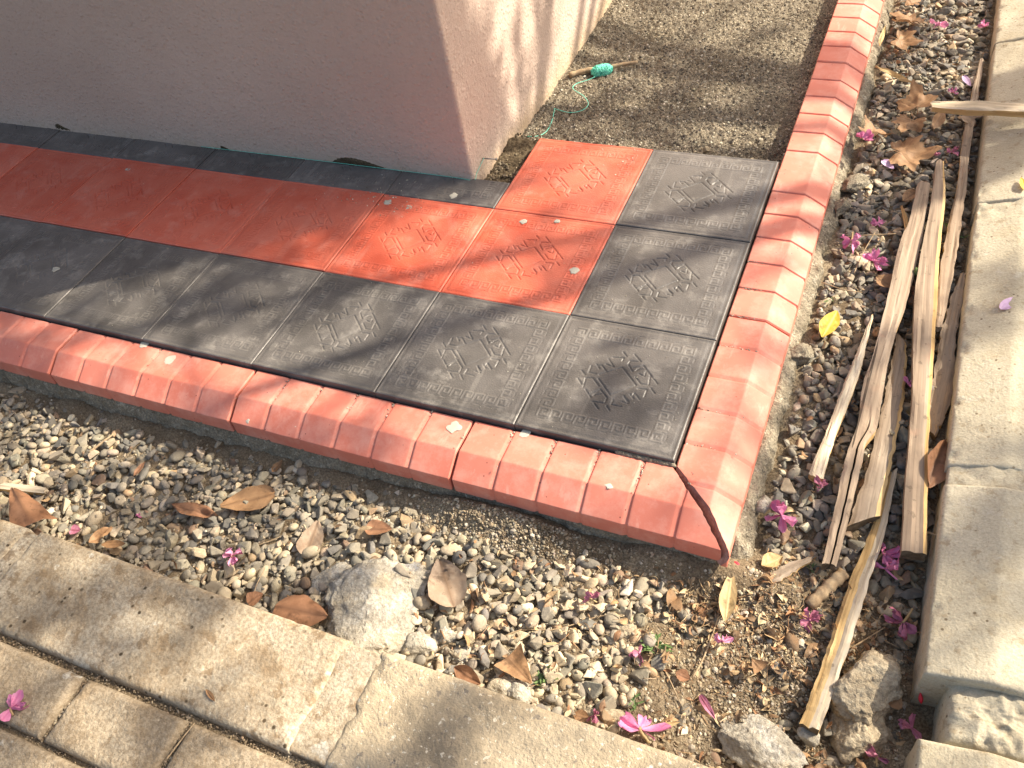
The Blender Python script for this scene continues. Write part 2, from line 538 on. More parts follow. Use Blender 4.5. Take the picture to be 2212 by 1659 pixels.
M['leaf_brown'] = leaf_mat('dry_brown_leaf', (0.23, 0.125, 0.06), (0.38, 0.225, 0.115), (0.20, 0.11, 0.055))
M['leaf_rust'] = leaf_mat('dry_rust_leaf', (0.22, 0.105, 0.055), (0.34, 0.18, 0.10), (0.16, 0.08, 0.045))
M['leaf_tan'] = leaf_mat('dry_tan_leaf', (0.42, 0.28, 0.12), (0.56, 0.41, 0.21), (0.60, 0.47, 0.26))
M['leaf_grey'] = leaf_mat('faded_leaf', (0.26, 0.175, 0.115), (0.40, 0.31, 0.225), (0.22, 0.14, 0.085))
M['leaf_yellow'] = leaf_mat('yellow_leaf', (0.56, 0.34, 0.03), (0.68, 0.46, 0.08), (0.68, 0.56, 0.22))
M['leaf_green'] = leaf_mat('green_leaf', (0.045, 0.095, 0.025), (0.085, 0.15, 0.04), (0.14, 0.22, 0.08))
M['weed'] = leaf_mat('weed_leaf', (0.08, 0.14, 0.045), (0.17, 0.25, 0.08), (0.2, 0.3, 0.12))
M['petal_pink'] = leaf_mat('pink_petal', (0.64, 0.17, 0.35), (0.74, 0.33, 0.50), (0.60, 0.12, 0.30))
M['petal_light'] = leaf_mat('light_pink_petal', (0.74, 0.26, 0.44), (0.84, 0.42, 0.58), (0.60, 0.08, 0.25))
M['petal_dry'] = leaf_mat('wilted_petal', (0.42, 0.12, 0.20), (0.58, 0.24, 0.33), (0.30, 0.07, 0.10))
M['petal_lilac'] = leaf_mat('lilac_petal', (0.52, 0.34, 0.55), (0.66, 0.50, 0.68), (0.60, 0.42, 0.62))
M['bud_red'] = NT('red_bud').done((0.62, 0.03, 0.05), None, 0.5)
t = NT('mint_string')
M['string_dark'] = NT('mint_string_inner').done((0.05, 0.40, 0.29), None, 0.7)
M['string'] = t.done(t.ramp(t.noise(300, 2), [(0.3, (0.10, 0.60, 0.44)), (0.7, (0.24, 0.78, 0.62))]), None, 0.55, 0.3)
t = NT('nail_steel')
t.b.inputs['Metallic'].default_value = 0.8
M['steel'] = t.done((0.30, 0.29, 0.27), None, 0.5)
M['bark'] = stony('tree_bark', [(0.3, (0.09, 0.07, 0.05)), (0.7, (0.20, 0.16, 0.12))], 14, bump=(60, 0.8, 0.01))

# ------------------------------------------------------------------ ground: one sheet from the gravel beds out to the horizon
def axis(lo, hi, step, far):
    a = np.arange(lo, hi + step / 2, step)
    out = np.array([0.3, 0.8, 2, 5, 12, 30, far])
    return np.concatenate([lo - out[::-1], a, hi + out])


gx = axis(-2.4, 0.62, 0.008, 80)
gy = axis(-0.9, 2.3, 0.008, 80)
X, Y = np.meshgrid(gx, gy, indexing='ij')
Z = zg(X, Y) + 0.007 * fbm(np.stack([X * 14, Y * 14], -1), 3, 3) + 0.005 * fbm(np.stack([X * 55, Y * 55], -1), 9, 3, 0.65)
Z += 0.045 * np.exp(-(((X - 0.10) / 0.13) ** 2 + ((Y + 0.115) / 0.045) ** 2))       # spilled mortar at the corner
Z += 0.028 * np.exp(-(((X + 0.27) / 0.12) ** 2 + ((Y + 0.145) / 0.045) ** 2))
Z += 0.016 * np.exp(-((Y + 0.140) / 0.030) ** 2) * sstep(0.08, -0.02, X)                 # gravel banked up against the front kerb
Z -= 0.018 * np.exp(-(((X - 0.30) / 0.10) ** 2 + ((Y + 0.34) / 0.06) ** 2))
inside = (X < -0.02) & (Y > -0.06)
Z = np.where(inside, -0.15, Z)
out = (X < -2.41) | (X > 0.63) | (Y < -0.91) | (Y > 2.31)
Z = np.where(out, -0.16, Z)
GROUND_Z = (gx, gy, Z)


def ground_at(x, y):
    i = np.clip(np.searchsorted(gx, x), 1, len(gx) - 1)
    j = np.clip(np.searchsorted(gy, y), 1, len(gy) - 1)
    fx = np.clip((x - gx[i - 1]) / (gx[i] - gx[i - 1]), 0, 1)
    fy = np.clip((y - gy[j - 1]) / (gy[j] - gy[j - 1]), 0, 1)
    return (Z[i - 1, j - 1] * (1 - fx) + Z[i, j - 1] * fx) * (1 - fy) + (Z[i - 1, j] * (1 - fx) + Z[i, j] * fx) * fy


ground = add('ground', np.stack([X, Y, Z], -1).reshape(-1, 3), grid_faces(len(gx), len(gy)), M['soil'])
tag(ground, kind='structure')

# ------------------------------------------------------------------ house wall with a corner
def rounded_box(x0, x1, y0, y1, z0, z1, r):
    """upright block, its corner at (x1, y0) rounded and slightly uneven"""
    zs = np.concatenate([np.linspace(z0, 1.2, 40), [z1]])
    ring = [(x0, y0)] + [(x, y0) for x in np.linspace(x0 + 0.3, x1 - r, 30)]
    ring += [(x1 - r + r * math.sin(a), y0 + r - r * math.cos(a)) for a in np.linspace(0.2, math.pi / 2 - 0.2, 5)]
    ring += [(x1, y) for y in np.linspace(y0 + r, y1 - 0.3, 30)] + [(x1, y1), (x0, y1)]
    ring = np.array(ring)
    n = len(ring)
    V = np.array([(x, y, z) for z in zs for x, y in ring])
    near = (V[:, 0] > x1 - 0.05) & (V[:, 1] < y0 + 0.05)
    wob = 0.003 * fbm(V * 9, 5, 3)
    V[:, 0] += np.where(V[:, 0] > x1 - 0.05, wob, 0)
    V[:, 1] += np.where(V[:, 1] < y0 + 0.05, -wob, 0)
    F = []
    for k in range(len(zs) - 1):
        for s in range(n):
            s2 = (s + 1) % n
            F.append((k * n + s, k * n + s2, (k + 1) * n + s2, (k + 1) * n + s))
    F.append(tuple(range((len(zs) - 1) * n, len(zs) * n)))
    return V, F


WX, WY = -0.703, 0.702
V, F = rounded_box(-7.0, WX, WY, 9.0, -0.15, 2.9, 0.010)
house = add('house_wall', V, F, M['stucco'])
tag(house, 'dusty pink rough plastered house wall rising at its corner behind the tiles', 'wall')


def smear(name, pts, mat, parent, y, thick=0.004, seed=1):
    """a lump of mortar stuck on the wall's front; pts outline in x, z"""
    P = catmull(pts + [pts[0]], 40)[:-1]
    c = P.mean(0)
    V, F = [], []
    for k, s in enumerate((1.0, 0.8, 0.5, 0.2)):
        q = c + (P - c) * s
        d = thick * (0.0, 0.7, 0.95, 1.0)[k]
        V += [(a, y + 0.002 - d * (1 + 0.4 * math.sin(9 * i + seed)), b) for i, (a, b) in enumerate(q)]
    n = len(P)
    for k in range(3):
        for i in range(n):
            F.append((k * n + i, k * n + (i + 1) % n, (k + 1) * n + (i + 1) % n, (k + 1) * n + i))
    F.append(tuple(range(3 * n, 4 * n)))
    return add(name, V, F, mat, parent)


smear('mortar_smear', [(-1.13, 0.0), (-1.10, 0.017), (-1.06, 0.024), (-1.02, 0.020), (-0.985, 0.012), (-0.945, 0.0), (-1.03, -0.004)], M['mud'], house, WY)
smear('mortar_smear', [(-2.135, 0.0), (-2.13, 0.016), (-2.11, 0.024), (-2.09, 0.014), (-2.06, 0.0)], M['mud'], house, WY, seed=4)
smear('mortar_smear', [(-1.495, 0.0), (-1.49, 0.013), (-1.475, 0.010), (-1.455, 0.0)], M['mud'], house, WY, seed=6)

# ------------------------------------------------------------------ sand bed waiting for tiles
sx = np.linspace(-0.712, 0.006, 260)
sy = np.linspace(0.58, 2.5, 620)
X2, Y2 = np.meshgrid(sx, sy, indexing='ij')
P2 = np.stack([X2, Y2], -1)
Z2 = -0.067 + 0.007 * fbm(P2 * 9, 21, 3) + 0.0045 * fbm(P2 * 40, 22, 4, 0.6) + 0.0045 * vnoise(P2 * 150, 23)
Z2 -= 0.008 * np.exp(-((Y2 - 1.0) / 0.05) ** 2) * sstep(-0.45, -0.2, X2)
Z2 = np.where(Y2 < 0.90, Z2 - 0.02 * (X2 > -0.60), Z2)
sand = add('sand_bed', np.stack([X2, Y2, Z2], -1).reshape(-1, 3), grid_faces(260, 620), M['sand'])
tag(sand, kind='structure')


def scatter_stones(pos, size, col, protos, rnd, flat=(0.5, 0.9), tilt=0.5):
    V, F, C, n = [], [], [], 0
    for k in range(len(pos)):
        pv, pf = protos[rnd.integers(len(protos))]
        s = size[k]
        R = rotm(rnd.uniform(0, 6.28), rnd.normal() * tilt, rnd.normal() * tilt)
        v = (pv * (s * rnd.uniform(0.8, 1.3), s, s * rnd.uniform(*flat))) @ R.T + pos[k]
        V.append(v)
        F.append(pf + n)
        C.append(np.broadcast_to(col[k], v.shape))
        n += len(v)
    return np.concatenate(V), np.concatenate(F), np.concatenate(C)


GRAIN = [stone(1, 900 + k, 5, 0.35, 0.1) for k in range(6)]


def palette(n, cols, w, rnd, jit=0.18):
    c = np.array(cols)[rnd.choice(len(cols), n, p=np.array(w) / sum(w))]
    return c * (1 + jit * rnd.normal(size=(n, 1))) * (1 + 0.02 * rnd.normal(size=(n, 3)))


rs = np.random.default_rng(11)
n = 15000
x = rs.uniform(-0.70, 0.0, n)
y = 0.91 + 1.25 * rs.uniform(0, 1, n) ** 1.3
z = Z2[np.clip(((x + 0.712) / 0.718 * 259).astype(int), 0, 259), np.clip(((y - 0.58) / 1.92 * 619).astype(int), 0, 619)]
sz = np.exp(rs.normal(math.log(0.0022), 0.35, n))
cl = palette(n, [(0.60, 0.54, 0.42), (0.30, 0.24, 0.16), (0.09, 0.075, 0.055), (0.45, 0.38, 0.26), (0.045, 0.04, 0.035)], [3, 1.5, 3.0, 2, 3], rs)
V, F, C = scatter_stones(np.stack([x, y, z + 0.0006], 1), sz, np.clip(cl, 0.03, 0.8), GRAIN, rs)
tag(add('sand_grains', V, F, M['stone'], sand, smooth=False, colors=C), kind='stuff')


def heap(name, x0, x1, y0, y1, hf, mat, parent, seed, step=0.0025):
    """crumbly damp mortar: a heap with a broken surface"""
    nx, ny = int((x1 - x0) / step), int((y1 - y0) / step)
    U, W_ = np.meshgrid(np.linspace(x0, x1, nx), np.linspace(y0, y1, ny), indexing='ij')
    Q = np.stack([U, W_], -1)
    H = hf(U, W_) + 0.010 * (0.35 - np.abs(fbm(Q * 38, seed, 4, 0.65))) + 0.005 * fbm(Q * 130, seed + 4, 3, 0.6)
    return add(name, np.stack([U, W_, H], -1).reshape(-1, 3), grid_faces(nx, ny), mat, parent)


heap('mortar_heap', WX - 0.004, -0.603, 0.695, 0.99, lambda x, y: -0.040 + 0.012 * sstep(0.80, 0.93, y) - 0.055 * sstep(0.93, 0.985, y), M['mud'], sand, 71)
heap('mortar_heap', -0.612, -0.31, 0.903, 0.97, lambda x, y: -0.046 + 0.016 * np.exp(-((x + 0.40) / 0.06) ** 2) - 0.045 * sstep(0.925, 0.965, y - 0.008 * np.sin(x * 60)), M['mud'], sand, 75)
pos, sz = [], []
for k in range(700):
    if k % 2: p = (rs.uniform(-0.70, -0.605), rs.uniform(0.71, 0.97), -0.036)
    else: p = (rs.uniform(-0.60, -0.05), 0.908 + abs(rs.normal()) * 0.035, -0.052)
    pos.append(p); sz.append(math.exp(rs.normal(math.log(0.0034), 0.4)))
V, F, C = scatter_stones(np.array(pos), sz, palette(len(pos), [(0.17, 0.13, 0.078), (0.11, 0.08, 0.046), (0.25, 0.195, 0.12)], [3, 3, 2], rs), GRAIN, rs, flat=(0.7, 1.1))
tag(add('mortar_crumbs', V, F, M['stone'], sand, smooth=False, colors=C), kind='stuff')

# ------------------------------------------------------------------ tiled path
T = 0.302
TS = 0.3010
MOTIF = [[(0.1382, 0.2272), (0.1488, 0.2172)], [(0.1611, 0.2273), (0.1791, 0.2106)], [(0.1226, 0.2085), (0.1444, 0.2129), (0.1438, 0.2039)], [(0.0983, 0.1832), (0.1076, 0.1731)], [(0.1027, 0.1806), (0.1087, 0.1834), (0.1224, 0.1702)], [(0.1152, 0.1885), (0.1327, 0.1847), (0.1162, 0.203)], [(0.0755, 0.1609), (0.0862, 0.1507)], [(0.0751, 0.1392), (0.0879, 0.1258)], [(0.0898, 0.1772), (0.0904, 0.1586), (0.1054, 0.1589)], [(0.0925, 0.1195), (0.0898, 0.1437), (0.1025, 0.1471), (0.1209, 0.1302)], [(0.1135, 0.1488), (0.149, 0.1139)], [(0.1488, 0.188), (0.1877, 0.1505)], [(0.175, 0.2104), (0.1587, 0.2078), (0.1567, 0.1994), (0.1714, 0.1816)], [(0.185, 0.2037), (0.2261, 0.1629)], [(0.1805, 0.1703), (0.1949, 0.156), (0.2103, 0.1566), (0.2058, 0.1831)], [(0.1693, 0.1918), (0.1846, 0.2014), (0.1756, 0.1861), (0.1889, 0.1945)], [(0.1843, 0.1798), (0.1967, 0.1761), (0.195, 0.1894)], [(0.0981, 0.1165), (0.1156, 0.099)], [(0.1108, 0.1065), (0.1242, 0.1206), (0.1179, 0.1055), (0.1311, 0.1135)], [(0.1253, 0.1239), (0.1446, 0.1069), (0.1449, 0.0924), (0.1209, 0.0902)], [(0.1249, 0.0883), (0.1381, 0.076)], [(0.1497, 0.0879), (0.1597, 0.0777)], [(0.177, 0.0925), (0.157, 0.0928), (0.1572, 0.1059)], [(0.1742, 0.1048), (0.1871, 0.1025), (0.173, 0.119), (0.186, 0.108)], [(0.183, 0.1261), (0.193, 0.1166)], [(0.1883, 0.1232), (0.1903, 0.1311), (0.2044, 0.1174)], [(0.1931, 0.1436), (0.2103, 0.1453), (0.2105, 0.1263)], [(0.2166, 0.15), (0.2273, 0.1396)], [(0.1115, 0.1581), (0.1488, 0.188)], [(0.149, 0.1139), (0.1877, 0.1505)]]
SEGS = []
for pl in MOTIF:
    for a, b in zip(pl[:-1], pl[1:]):
        SEGS.append((a, b, 0.0015, -0.0022))
lo_, hi_ = 0.026, T - 0.026
for a, b in (((lo_, lo_), (hi_, lo_)), ((hi_, lo_), (hi_, hi_)), ((hi_, hi_), (lo_, hi_)), ((lo_, hi_), (lo_, lo_))):
    SEGS.append((a, b, 0.0012, -0.0010))
li_, ri_ = 0.056, T - 0.056
for a, b in (((li_, li_), (ri_, li_)), ((ri_, li_), (ri_, ri_)), ((ri_, ri_), (li_, ri_)), ((li_, ri_), (li_, li_))):
    SEGS.append((a, b, 0.0012, -0.0010))
KEY = [(0.0, 0.0), (0.0, 1.0), (0.80, 1.0), (0.80, 0.32), (0.36, 0.32), (0.36, 0.66)]
units = 10
pitch = (T - 2 * 0.030) / units
for side in range(4):
    for k in range(units):
        q = [(0.030 + (k + 0.05 + u * 0.95) * pitch, 0.031 + v * 0.0205) for u, v in KEY]
        if side == 1: q = [(T - b, a) for a, b in q]
        if side == 2: q = [(T - a, T - b) for a, b in q]
        if side == 3: q = [(b, T - a) for a, b in q]
        for a, b in zip(q[:-1], q[1:]):
            SEGS.append((a, b, 0.0024, 0.0009))


def tile_mesh(name, mat, vmax=TS, n=200, worn=1.0):
    u = np.linspace(0, TS, n)
    v = np.linspace(0, TS, n)
    v = v[v <= vmax + 1e-6]
    U, W = np.meshgrid(u, v, indexing='ij')
    H = np.zeros_like(U)
    S = T / TS
    raised = np.zeros_like(U)
    for (a, b, w, h) in SEGS:
        ax, ay, bx, by = a[0] / S, a[1] / S, b[0] / S, b[1] / S
        x0, x1 = min(ax, bx) - 0.006, max(ax, bx) + 0.006
        y0, y1 = min(ay, by) - 0.006, max(ay, by) + 0.006
        i0, i1 = np.searchsorted(u, [x0, x1])
        j0, j1 = np.searchsorted(v, [y0, y1])
        if i1 <= i0 or j1 <= j0: continue
        uu, ww = U[i0:i1, j0:j1], W[i0:i1, j0:j1]
        dx, dy = bx - ax, by - ay
        t_ = np.clip(((uu - ax) * dx + (ww - ay) * dy) / (dx * dx + dy * dy), 0, 1)
        d = np.hypot(uu - ax - t_ * dx, ww - ay - t_ * dy)
        p = h * sstep(w * 0.5 + 0.0011, w * 0.5 - 0.0006, d)
        if h > 0: H[i0:i1, j0:j1] = np.maximum(H[i0:i1, j0:j1], p)
        else: H[i0:i1, j0:j1] = np.minimum(H[i0:i1, j0:j1], p)
    Hr = H.copy()
    H *= worn * (1 - 0.45 * sstep(0.0, 0.35, fbm(np.stack([U * 12, W * 12], -1), 35 + int(worn * 10), 2))) if worn < 1 else 1.0
    e = np.minimum(np.minimum(U, TS - U), np.minimum(W, np.where(vmax < TS - 0.01, 1.0, TS - W)))
    H += -0.0014 * sstep(0.0028, 0.0, e)
    e2 = np.minimum(np.minimum(U, TS - U), np.minimum(W, TS - W))
    H += 0.0004 * fbm(np.stack([U * 30, W * 30], -1), 31, 3) - 0.0008 * sstep(0.014, 0.009, e2) * sstep(0.004, 0.006, e2)
    mask = np.clip(np.abs(Hr) / 0.0012, 0, 1).reshape(-1)
    nv = len(v)
    V = np.stack([U, W, H], -1).reshape(-1, 3)
    F = grid_faces(n, nv)
    ring = [i * nv for i in range(n)] + [(n - 1) * nv + j for j in range(1, nv)] + [i * nv + nv - 1 for i in range(n - 2, -1, -1)] + [j for j in range(nv - 2, 0, -1)]
    ring = np.array(ring)
    low = V[ring].copy()
    low[:, 2] = -0.03
    base = len(V)
    V = np.concatenate([V, low])
    m = len(ring)
    k = np.arange(m)
    F2 = np.stack([ring[k], base + k, base + (k + 1) % m, ring[(k + 1) % m]], 1)
    me = to_mesh(name, V, np.concatenate([F, F2]), mat, colors=np.repeat(np.concatenate([mask, np.zeros(m)])[:, None], 3, 1))
    me.polygons.foreach_set('use_smooth', np.arange(len(F) + m) < len(F))
    return me


path = add('tiled_path', [(-2.75, -0.001, -0.031), (0.0, -0.001, -0.031), (0.0, 0.905, -0.033), (-0.606, 0.905, -0.033), (-0.606, 0.70, -0.033), (-2.75, 0.70, -0.031)] +
           [(-2.75, -0.001, -0.10), (0.0, -0.001, -0.10), (0.0, 0.905, -0.10), (-0.606, 0.905, -0.10), (-0.606, 0.70, -0.10), (-2.75, 0.70, -0.10)],
           [(0, 1, 2, 3, 4, 5)] + [(i, i + 6, (i + 1) % 6 + 6, (i + 1) % 6) for i in range(6)], M['mud'], smooth=False)
tag(path, kind='structure')
me_black = tile_mesh('black_tile', M['tile_black'])
me_red = tile_mesh('red_tile', M['tile_red'])
me_black_worn = tile_mesh('black_tile', M['tile_black'], worn=0.85)
me_red_worn = tile_mesh('red_tile', M['tile_red'], worn=0.8)
me_cut = tile_mesh('cut_black_tile', M['tile_black'], vmax=0.102)
TILES = {}
for row in range(3):
    for k in range(9):
        if row == 2 and k >= 2:
            me, nm = me_cut, 'cut_black_tile'
        elif row == 0 or k == 0:
            me, nm = (me_black if k < 3 else me_black_worn), 'black_tile'
        else:
            me, nm = (me_red if k < 3 else me_red_worn), 'red_tile'
        o = bpy.data.objects.new(nm, me)
        j = rng.normal(size=4)
        o.location = (-(k + 1) * T + 0.0008 + 0.0004 * j[0], row * T + 0.0008 + 0.0004 * j[1], 0.0008 * j[2])
        o.rotation_euler = (0.0012 * j[3], 0.0012 * j[0], 0.0012 * j[1])
        link(o, path)
        TILES[(k, row)] = o


def blob(name, x, y, z, r, mat, parent, seed, h=0.0005, tilt=None):
    """a splash of dried mortar: a low uneven dome"""
    a = np.linspace(0, 2 * math.pi, 18, endpoint=False)
    rr = r * (1 + 0.5 * np.array([mnoise.noise((math.cos(q) * 1.3, math.sin(q) * 1.3, seed)) + 0.5 * mnoise.noise((math.cos(q) * 4, math.sin(q) * 4, seed)) for q in a]))
    V = []
    for s, hh in ((1.0, 0.0), (0.85, 0.8), (0.45, 1.0)):
        V += [(s * rr[i] * math.cos(a[i]), s * rr[i] * math.sin(a[i]), h * hh) for i in range(18)]
    F = [(k * 18 + i, k * 18 + (i + 1) % 18, (k + 1) * 18 + (i + 1) % 18, (k + 1) * 18 + i) for k in range(2) for i in range(18)] + [tuple(range(36, 54))]
    V = np.array(V)
    if tilt: V = V @ rotm(0, tilt[0], tilt[1]).T
    o = add(name, V + (x, y, z), F, mat)
    if parent is not None:
        o.parent = parent
        o.matrix_parent_inverse = Matrix.LocRotScale(parent.location, parent.rotation_euler, parent.scale).inverted()
    return o


for n_, (p, r, key) in enumerate([((-1.7210, 0.5622, 0.0010), 0.011, (5, 1)), ((-0.8808, 0.5715, 0.0010), 0.011, (2, 1)), ((-0.8160, 0.5654, 0.0010), 0.009, (2, 1)), ((-1.6109, 0.1494, 0.0010), 0.010, (5, 0)),
                                  ((-0.5130, 0.5706, 0.0010), 0.008, (1, 1)), ((-0.4356, 0.5883, 0.0010), 0.007, (1, 1)), ((-0.7236, 0.6310, 0.0010), 0.011, (2, 2)), ((-0.3390, 0.4332, 0.0010), 0.010, (1, 1))]):
    blob('mortar_splash', p[0], p[1], p[2] - 0.0004, r, M['splash'], TILES[key], n_ * 3.3 + 1, h=0.0005)

# ------------------------------------------------------------------ red cement kerbs
PROF = [(0.0, -0.076), (0.0, -0.040), (0.0, -0.015), (0.0025, -0.0122), (0.020, -0.012), (0.045, -0.012), (0.072, -0.012), (0.0742, -0.0121), (0.0758, -0.0128), (0.0785, -0.0143),
        (0.095, -0.0240), (0.108, -0.0318), (0.1192, -0.0385), (0.1213, -0.0399), (0.1220, -0.0416), (0.1220, -0.046), (0.1215, -0.076), (0.06, -0.076)]
PN = len(PROF)
SEG = 0.5 / 6


def kerb_rows(L):
    st = [(0.0, 0.8, 1), (0.0025, 0.0, 1), (0.006, 0.0, 1)]
    k = 1
    while k * SEG < L - 0.02:
        c = k * SEG
        for d, g in ((-0.0120, 0.0), (-0.0085, 0.0), (-0.0070, 0.08), (-0.0012, 0.97), (0.0, 1.0), (0.0008, 0.95), (0.0026, 0.1), (0.0034, 0.0), (0.0065, 0.0)):
            st.append((c + d, g, 0))
        st.append((c + SEG * 0.5, 0.0, 0))
        k += 1
    st = [s for s in st if s[0] < L - 0.0085]
    st += [(L - 0.006, 0.0, 1), (L - 0.0025, 0.0, 1), (L, 0.8, 1)]
    return sorted(st)


def kerb_block_mesh(name, L=0.506, seed=0, mapf=None, cut=None):
    P = np.array(PROF)
    nx = np.roll(P, -1, 0) - np.roll(P, 1, 0)
    N = np.stack([-nx[:, 1], nx[:, 0]], 1)
    N /= np.linalg.norm(N, axis=1)[:, None]
    ctr = np.array([0.055, -0.045])
    N *= np.sign(((P - ctr) * N).sum(1))[:, None]
    amt = np.array([0, 0, 0.6, 0.8] + [1] * (PN - 5) + [0])
    V = []
    rows = kerb_rows(L)
    for s, g, e in rows:
        q = P - N * (0.0032 * g * amt)[:, None]
        for o_, z_ in q: V.append((s, o_, z_))
    V = np.array(V)
    V += 0.0007 * np.stack([fbm(V * 40 + 9 * seed, 41 + k, 2) for k in range(3)], 1)
    F = []
    R = len(rows)
    for r in range(R - 1):
        for k in range(PN):
            k2 = (k + 1) % PN
            F.append((r * PN + k, r * PN + k2, (r + 1) * PN + k2, (r + 1) * PN + k))
    F.append(tuple(range(PN)))
    F.append(tuple(range((R - 1) * PN, R * PN))[::-1])
    V = np.array([mapf(*v) for v in V])
    me = to_mesh(name, V, F, [M['kerb_red'], M['core']])
    bm = bmesh.new()
    bm.from_mesh(me)
    if cut:
        co, no = cut
        g = bm.verts[:] + bm.edges[:] + bm.faces[:]
        res = bmesh.ops.bisect_plane(bm, geom=g, plane_co=co, plane_no=no, clear_outer=True)
        edges = [e for e in res['geom_cut'] if isinstance(e, bmesh.types.BMEdge)]
        bmesh.ops.subdivide_edges(bm, edges=edges, cuts=3)
        bedges = [e for e in bm.edges if e.is_boundary]
        nf = bmesh.ops.holes_fill(bm, edges=bedges, sides=0)['faces']
        nf = bmesh.ops.triangulate(bm, faces=nf)['faces']
        print('mitre faces', len(nf))
        for f in nf:
            f.material_index = 1
            f.smooth = False
        vs_ = {v for e in bedges for v in e.verts}
        for v in vs_:                                           # the saw has chipped the edge
            c = mnoise.noise((v.co.x * 170, v.co.y * 170, v.co.z * 170))
            v.co -= Vector(no).normalized() * (0.0012 + 0.0016 * c)
    bmesh.ops.recalc_face_normals(bm, faces=bm.faces[:])
    for e in bm.edges:
        if len(e.link_faces) == 2 and e.calc_face_angle() > 0.55: e.smooth = False
    bm.to_mesh(me)
    bm.free()
    return me


def kerb_run(name, label, starts, mapf, first_map, cut):
    root = empty(name)
    tag(root, label, 'kerb')
    plain = None
    blocks = []
    for k, s0 in enumerate(starts):
        if k == 0:
            me = kerb_block_mesh('kerb_block', 0.520, 1, first_map, cut)
            b = bpy.data.objects.new('kerb_block', me)
        else:
            if plain is None:
                plain = kerb_block_mesh('kerb_block', 0.5035, 2, lambda s, o, z: mapf(0.0, s, o, z))
            b = bpy.data.objects.new('kerb_block', plain)
            b.location = mapf(s0, 0, 0, 0) - mapf(0, 0, 0, 0)
            b.location.z += 0.0012 * math.sin(k * 2.7)
            b.rotation_euler = (0.004 * math.sin(k * 1.9), 0.003 * math.sin(k * 2.3), 0.003 * math.sin(k * 3.1))
        link(b, root)
        blocks.append(b)
    return root, blocks


# the front run is measured leftwards from the corner, the side run away from the viewer
FR = [0.125, -0.385 - 0.506, -1.400, -1.909, -2.418]
front_map = lambda s0, s, o, z: Vector((s0 + s, -0.0025 - o, z))
SD = [-0.125, 0.3895, 0.8925, 1.3965, 1.900, 2.404]
side_map = lambda s0, s, o, z: Vector((0.0035 + o, s0 + s, z))
kf, kf_blocks = kerb_run('front_kerb', 'red cement kerb of bevelled blocks along the near edge of the tiles', FR, front_map, lambda s, o, z: (-0.383 + s, -0.0025 - o, z), (Vector((-0.0040, 0, 0)), Vector((1, 0.95, 0))))
ks, ks_blocks = kerb_run('side_kerb', 'red cement kerb of bevelled blocks running back along the sand bed', SD, side_map, lambda s, o, z: (0.0035 + o, 0.3865 - s, z), (Vector((0.0045, 0, -0.012)), Vector((-1, -1.08, 0.55))))
SL = math.radians(31)
for n_, (p, r, tilt) in enumerate([((-1.1082, -0.0301, -0.0115), 0.0125, None), ((-1.0756, -0.0907, -0.0270), 0.0135, (SL, 0)), ((-1.2027, -0.0034, -0.0115), 0.012, None), ((-0.4153, -0.0285, -0.0115), 0.0135, None), ((-0.8436, -0.1203, -0.0280), 0.005, (SL, 0)),
                                   ((-0.0941, -0.0747, -0.0115), 0.006, None), ((-0.2780, -0.0059, -0.0115), 0.010, None)]):
    b = min(kf_blocks[1:] if p[0] < -0.39 else kf_blocks[:1], key=lambda q: abs(q.location.x + 0.25 - p[0]))
    blob('mortar_splash', p[0], p[1], p[2], r, M['splash'], b, n_ * 5.1, tilt=tilt)


def mortar_strip(name, parent, s0, s1, n, path_pts, mapf, seed, amp=0.005, mat=None):
    """a rough band of mortar: a cross-section of points swept along a kerb"""
    NA = 22
    A = catmull(np.array([(a, b, 0) for a, b in path_pts]), NA)[:, :2]
    S = np.linspace(s0, s1, n)
    V = []
    for s in S:
        for k, (o_, z_) in enumerate(A): V.append((s, o_, z_))
    V = np.array(V)
    q = V * np.array([1, 1, 1])
    w = np.tile(np.clip(np.linspace(-0.3, 1.6, NA), 0.05, 1) ** 0.6, n)
    V[:, 1] += w * (amp * 1.8 * fbm(q * 14, seed, 3) + amp * 1.6 * fbm(q * 70, seed + 3, 4, 0.65))
    V[:, 2] += w * (amp * 0.8 * fbm(q * 18, seed + 7, 3) + amp * 1.6 * fbm(q * 80, seed + 9, 3, 0.65))
    W_ = np.array([mapf(*v) for v in V])
    return add(name, W_, grid_faces(n, NA)[:, ::(1 if parent is ks else -1)], mat or M['mortar'], parent)


mortar_strip('mortar_bed', ks, -0.125, 2.45, 800, [(0.02, -0.075), (0.108, -0.075), (0.121, -0.070), (0.130, -0.074), (0.137, -0.082), (0.145, -0.100), (0.150, -0.15)],
             lambda s, o, z: (0.0035 + o, s, z - 1.3 * max(0.0, -0.075 - s)), 51, 0.006)
mortar_strip('mortar_bed', kf, -2.5, 0.105, 800, [(0.02, -0.075), (0.104, -0.075), (0.114, -0.078), (0.120, -0.088), (0.125, -0.104), (0.134, -0.126), (0.142, -0.165)],
             lambda s, o, z: (s, -0.0025 - o, z), 61, 0.005)
# a bit of mortar squeezed up between the corner tile and the front kerb
mb = MB()
for k in range(14):
    v, f = stone(2, 300 + k, 3, 0.2, 0.3, 3)
    mb.put(v * (0.009, 0.0045, 0.006) + (-0.005 - 0.0072 * k, -0.0005 - 0.0005 * (k % 3), -0.0125), f)
mb.build('mortar_seam', M['mortar'], kf)

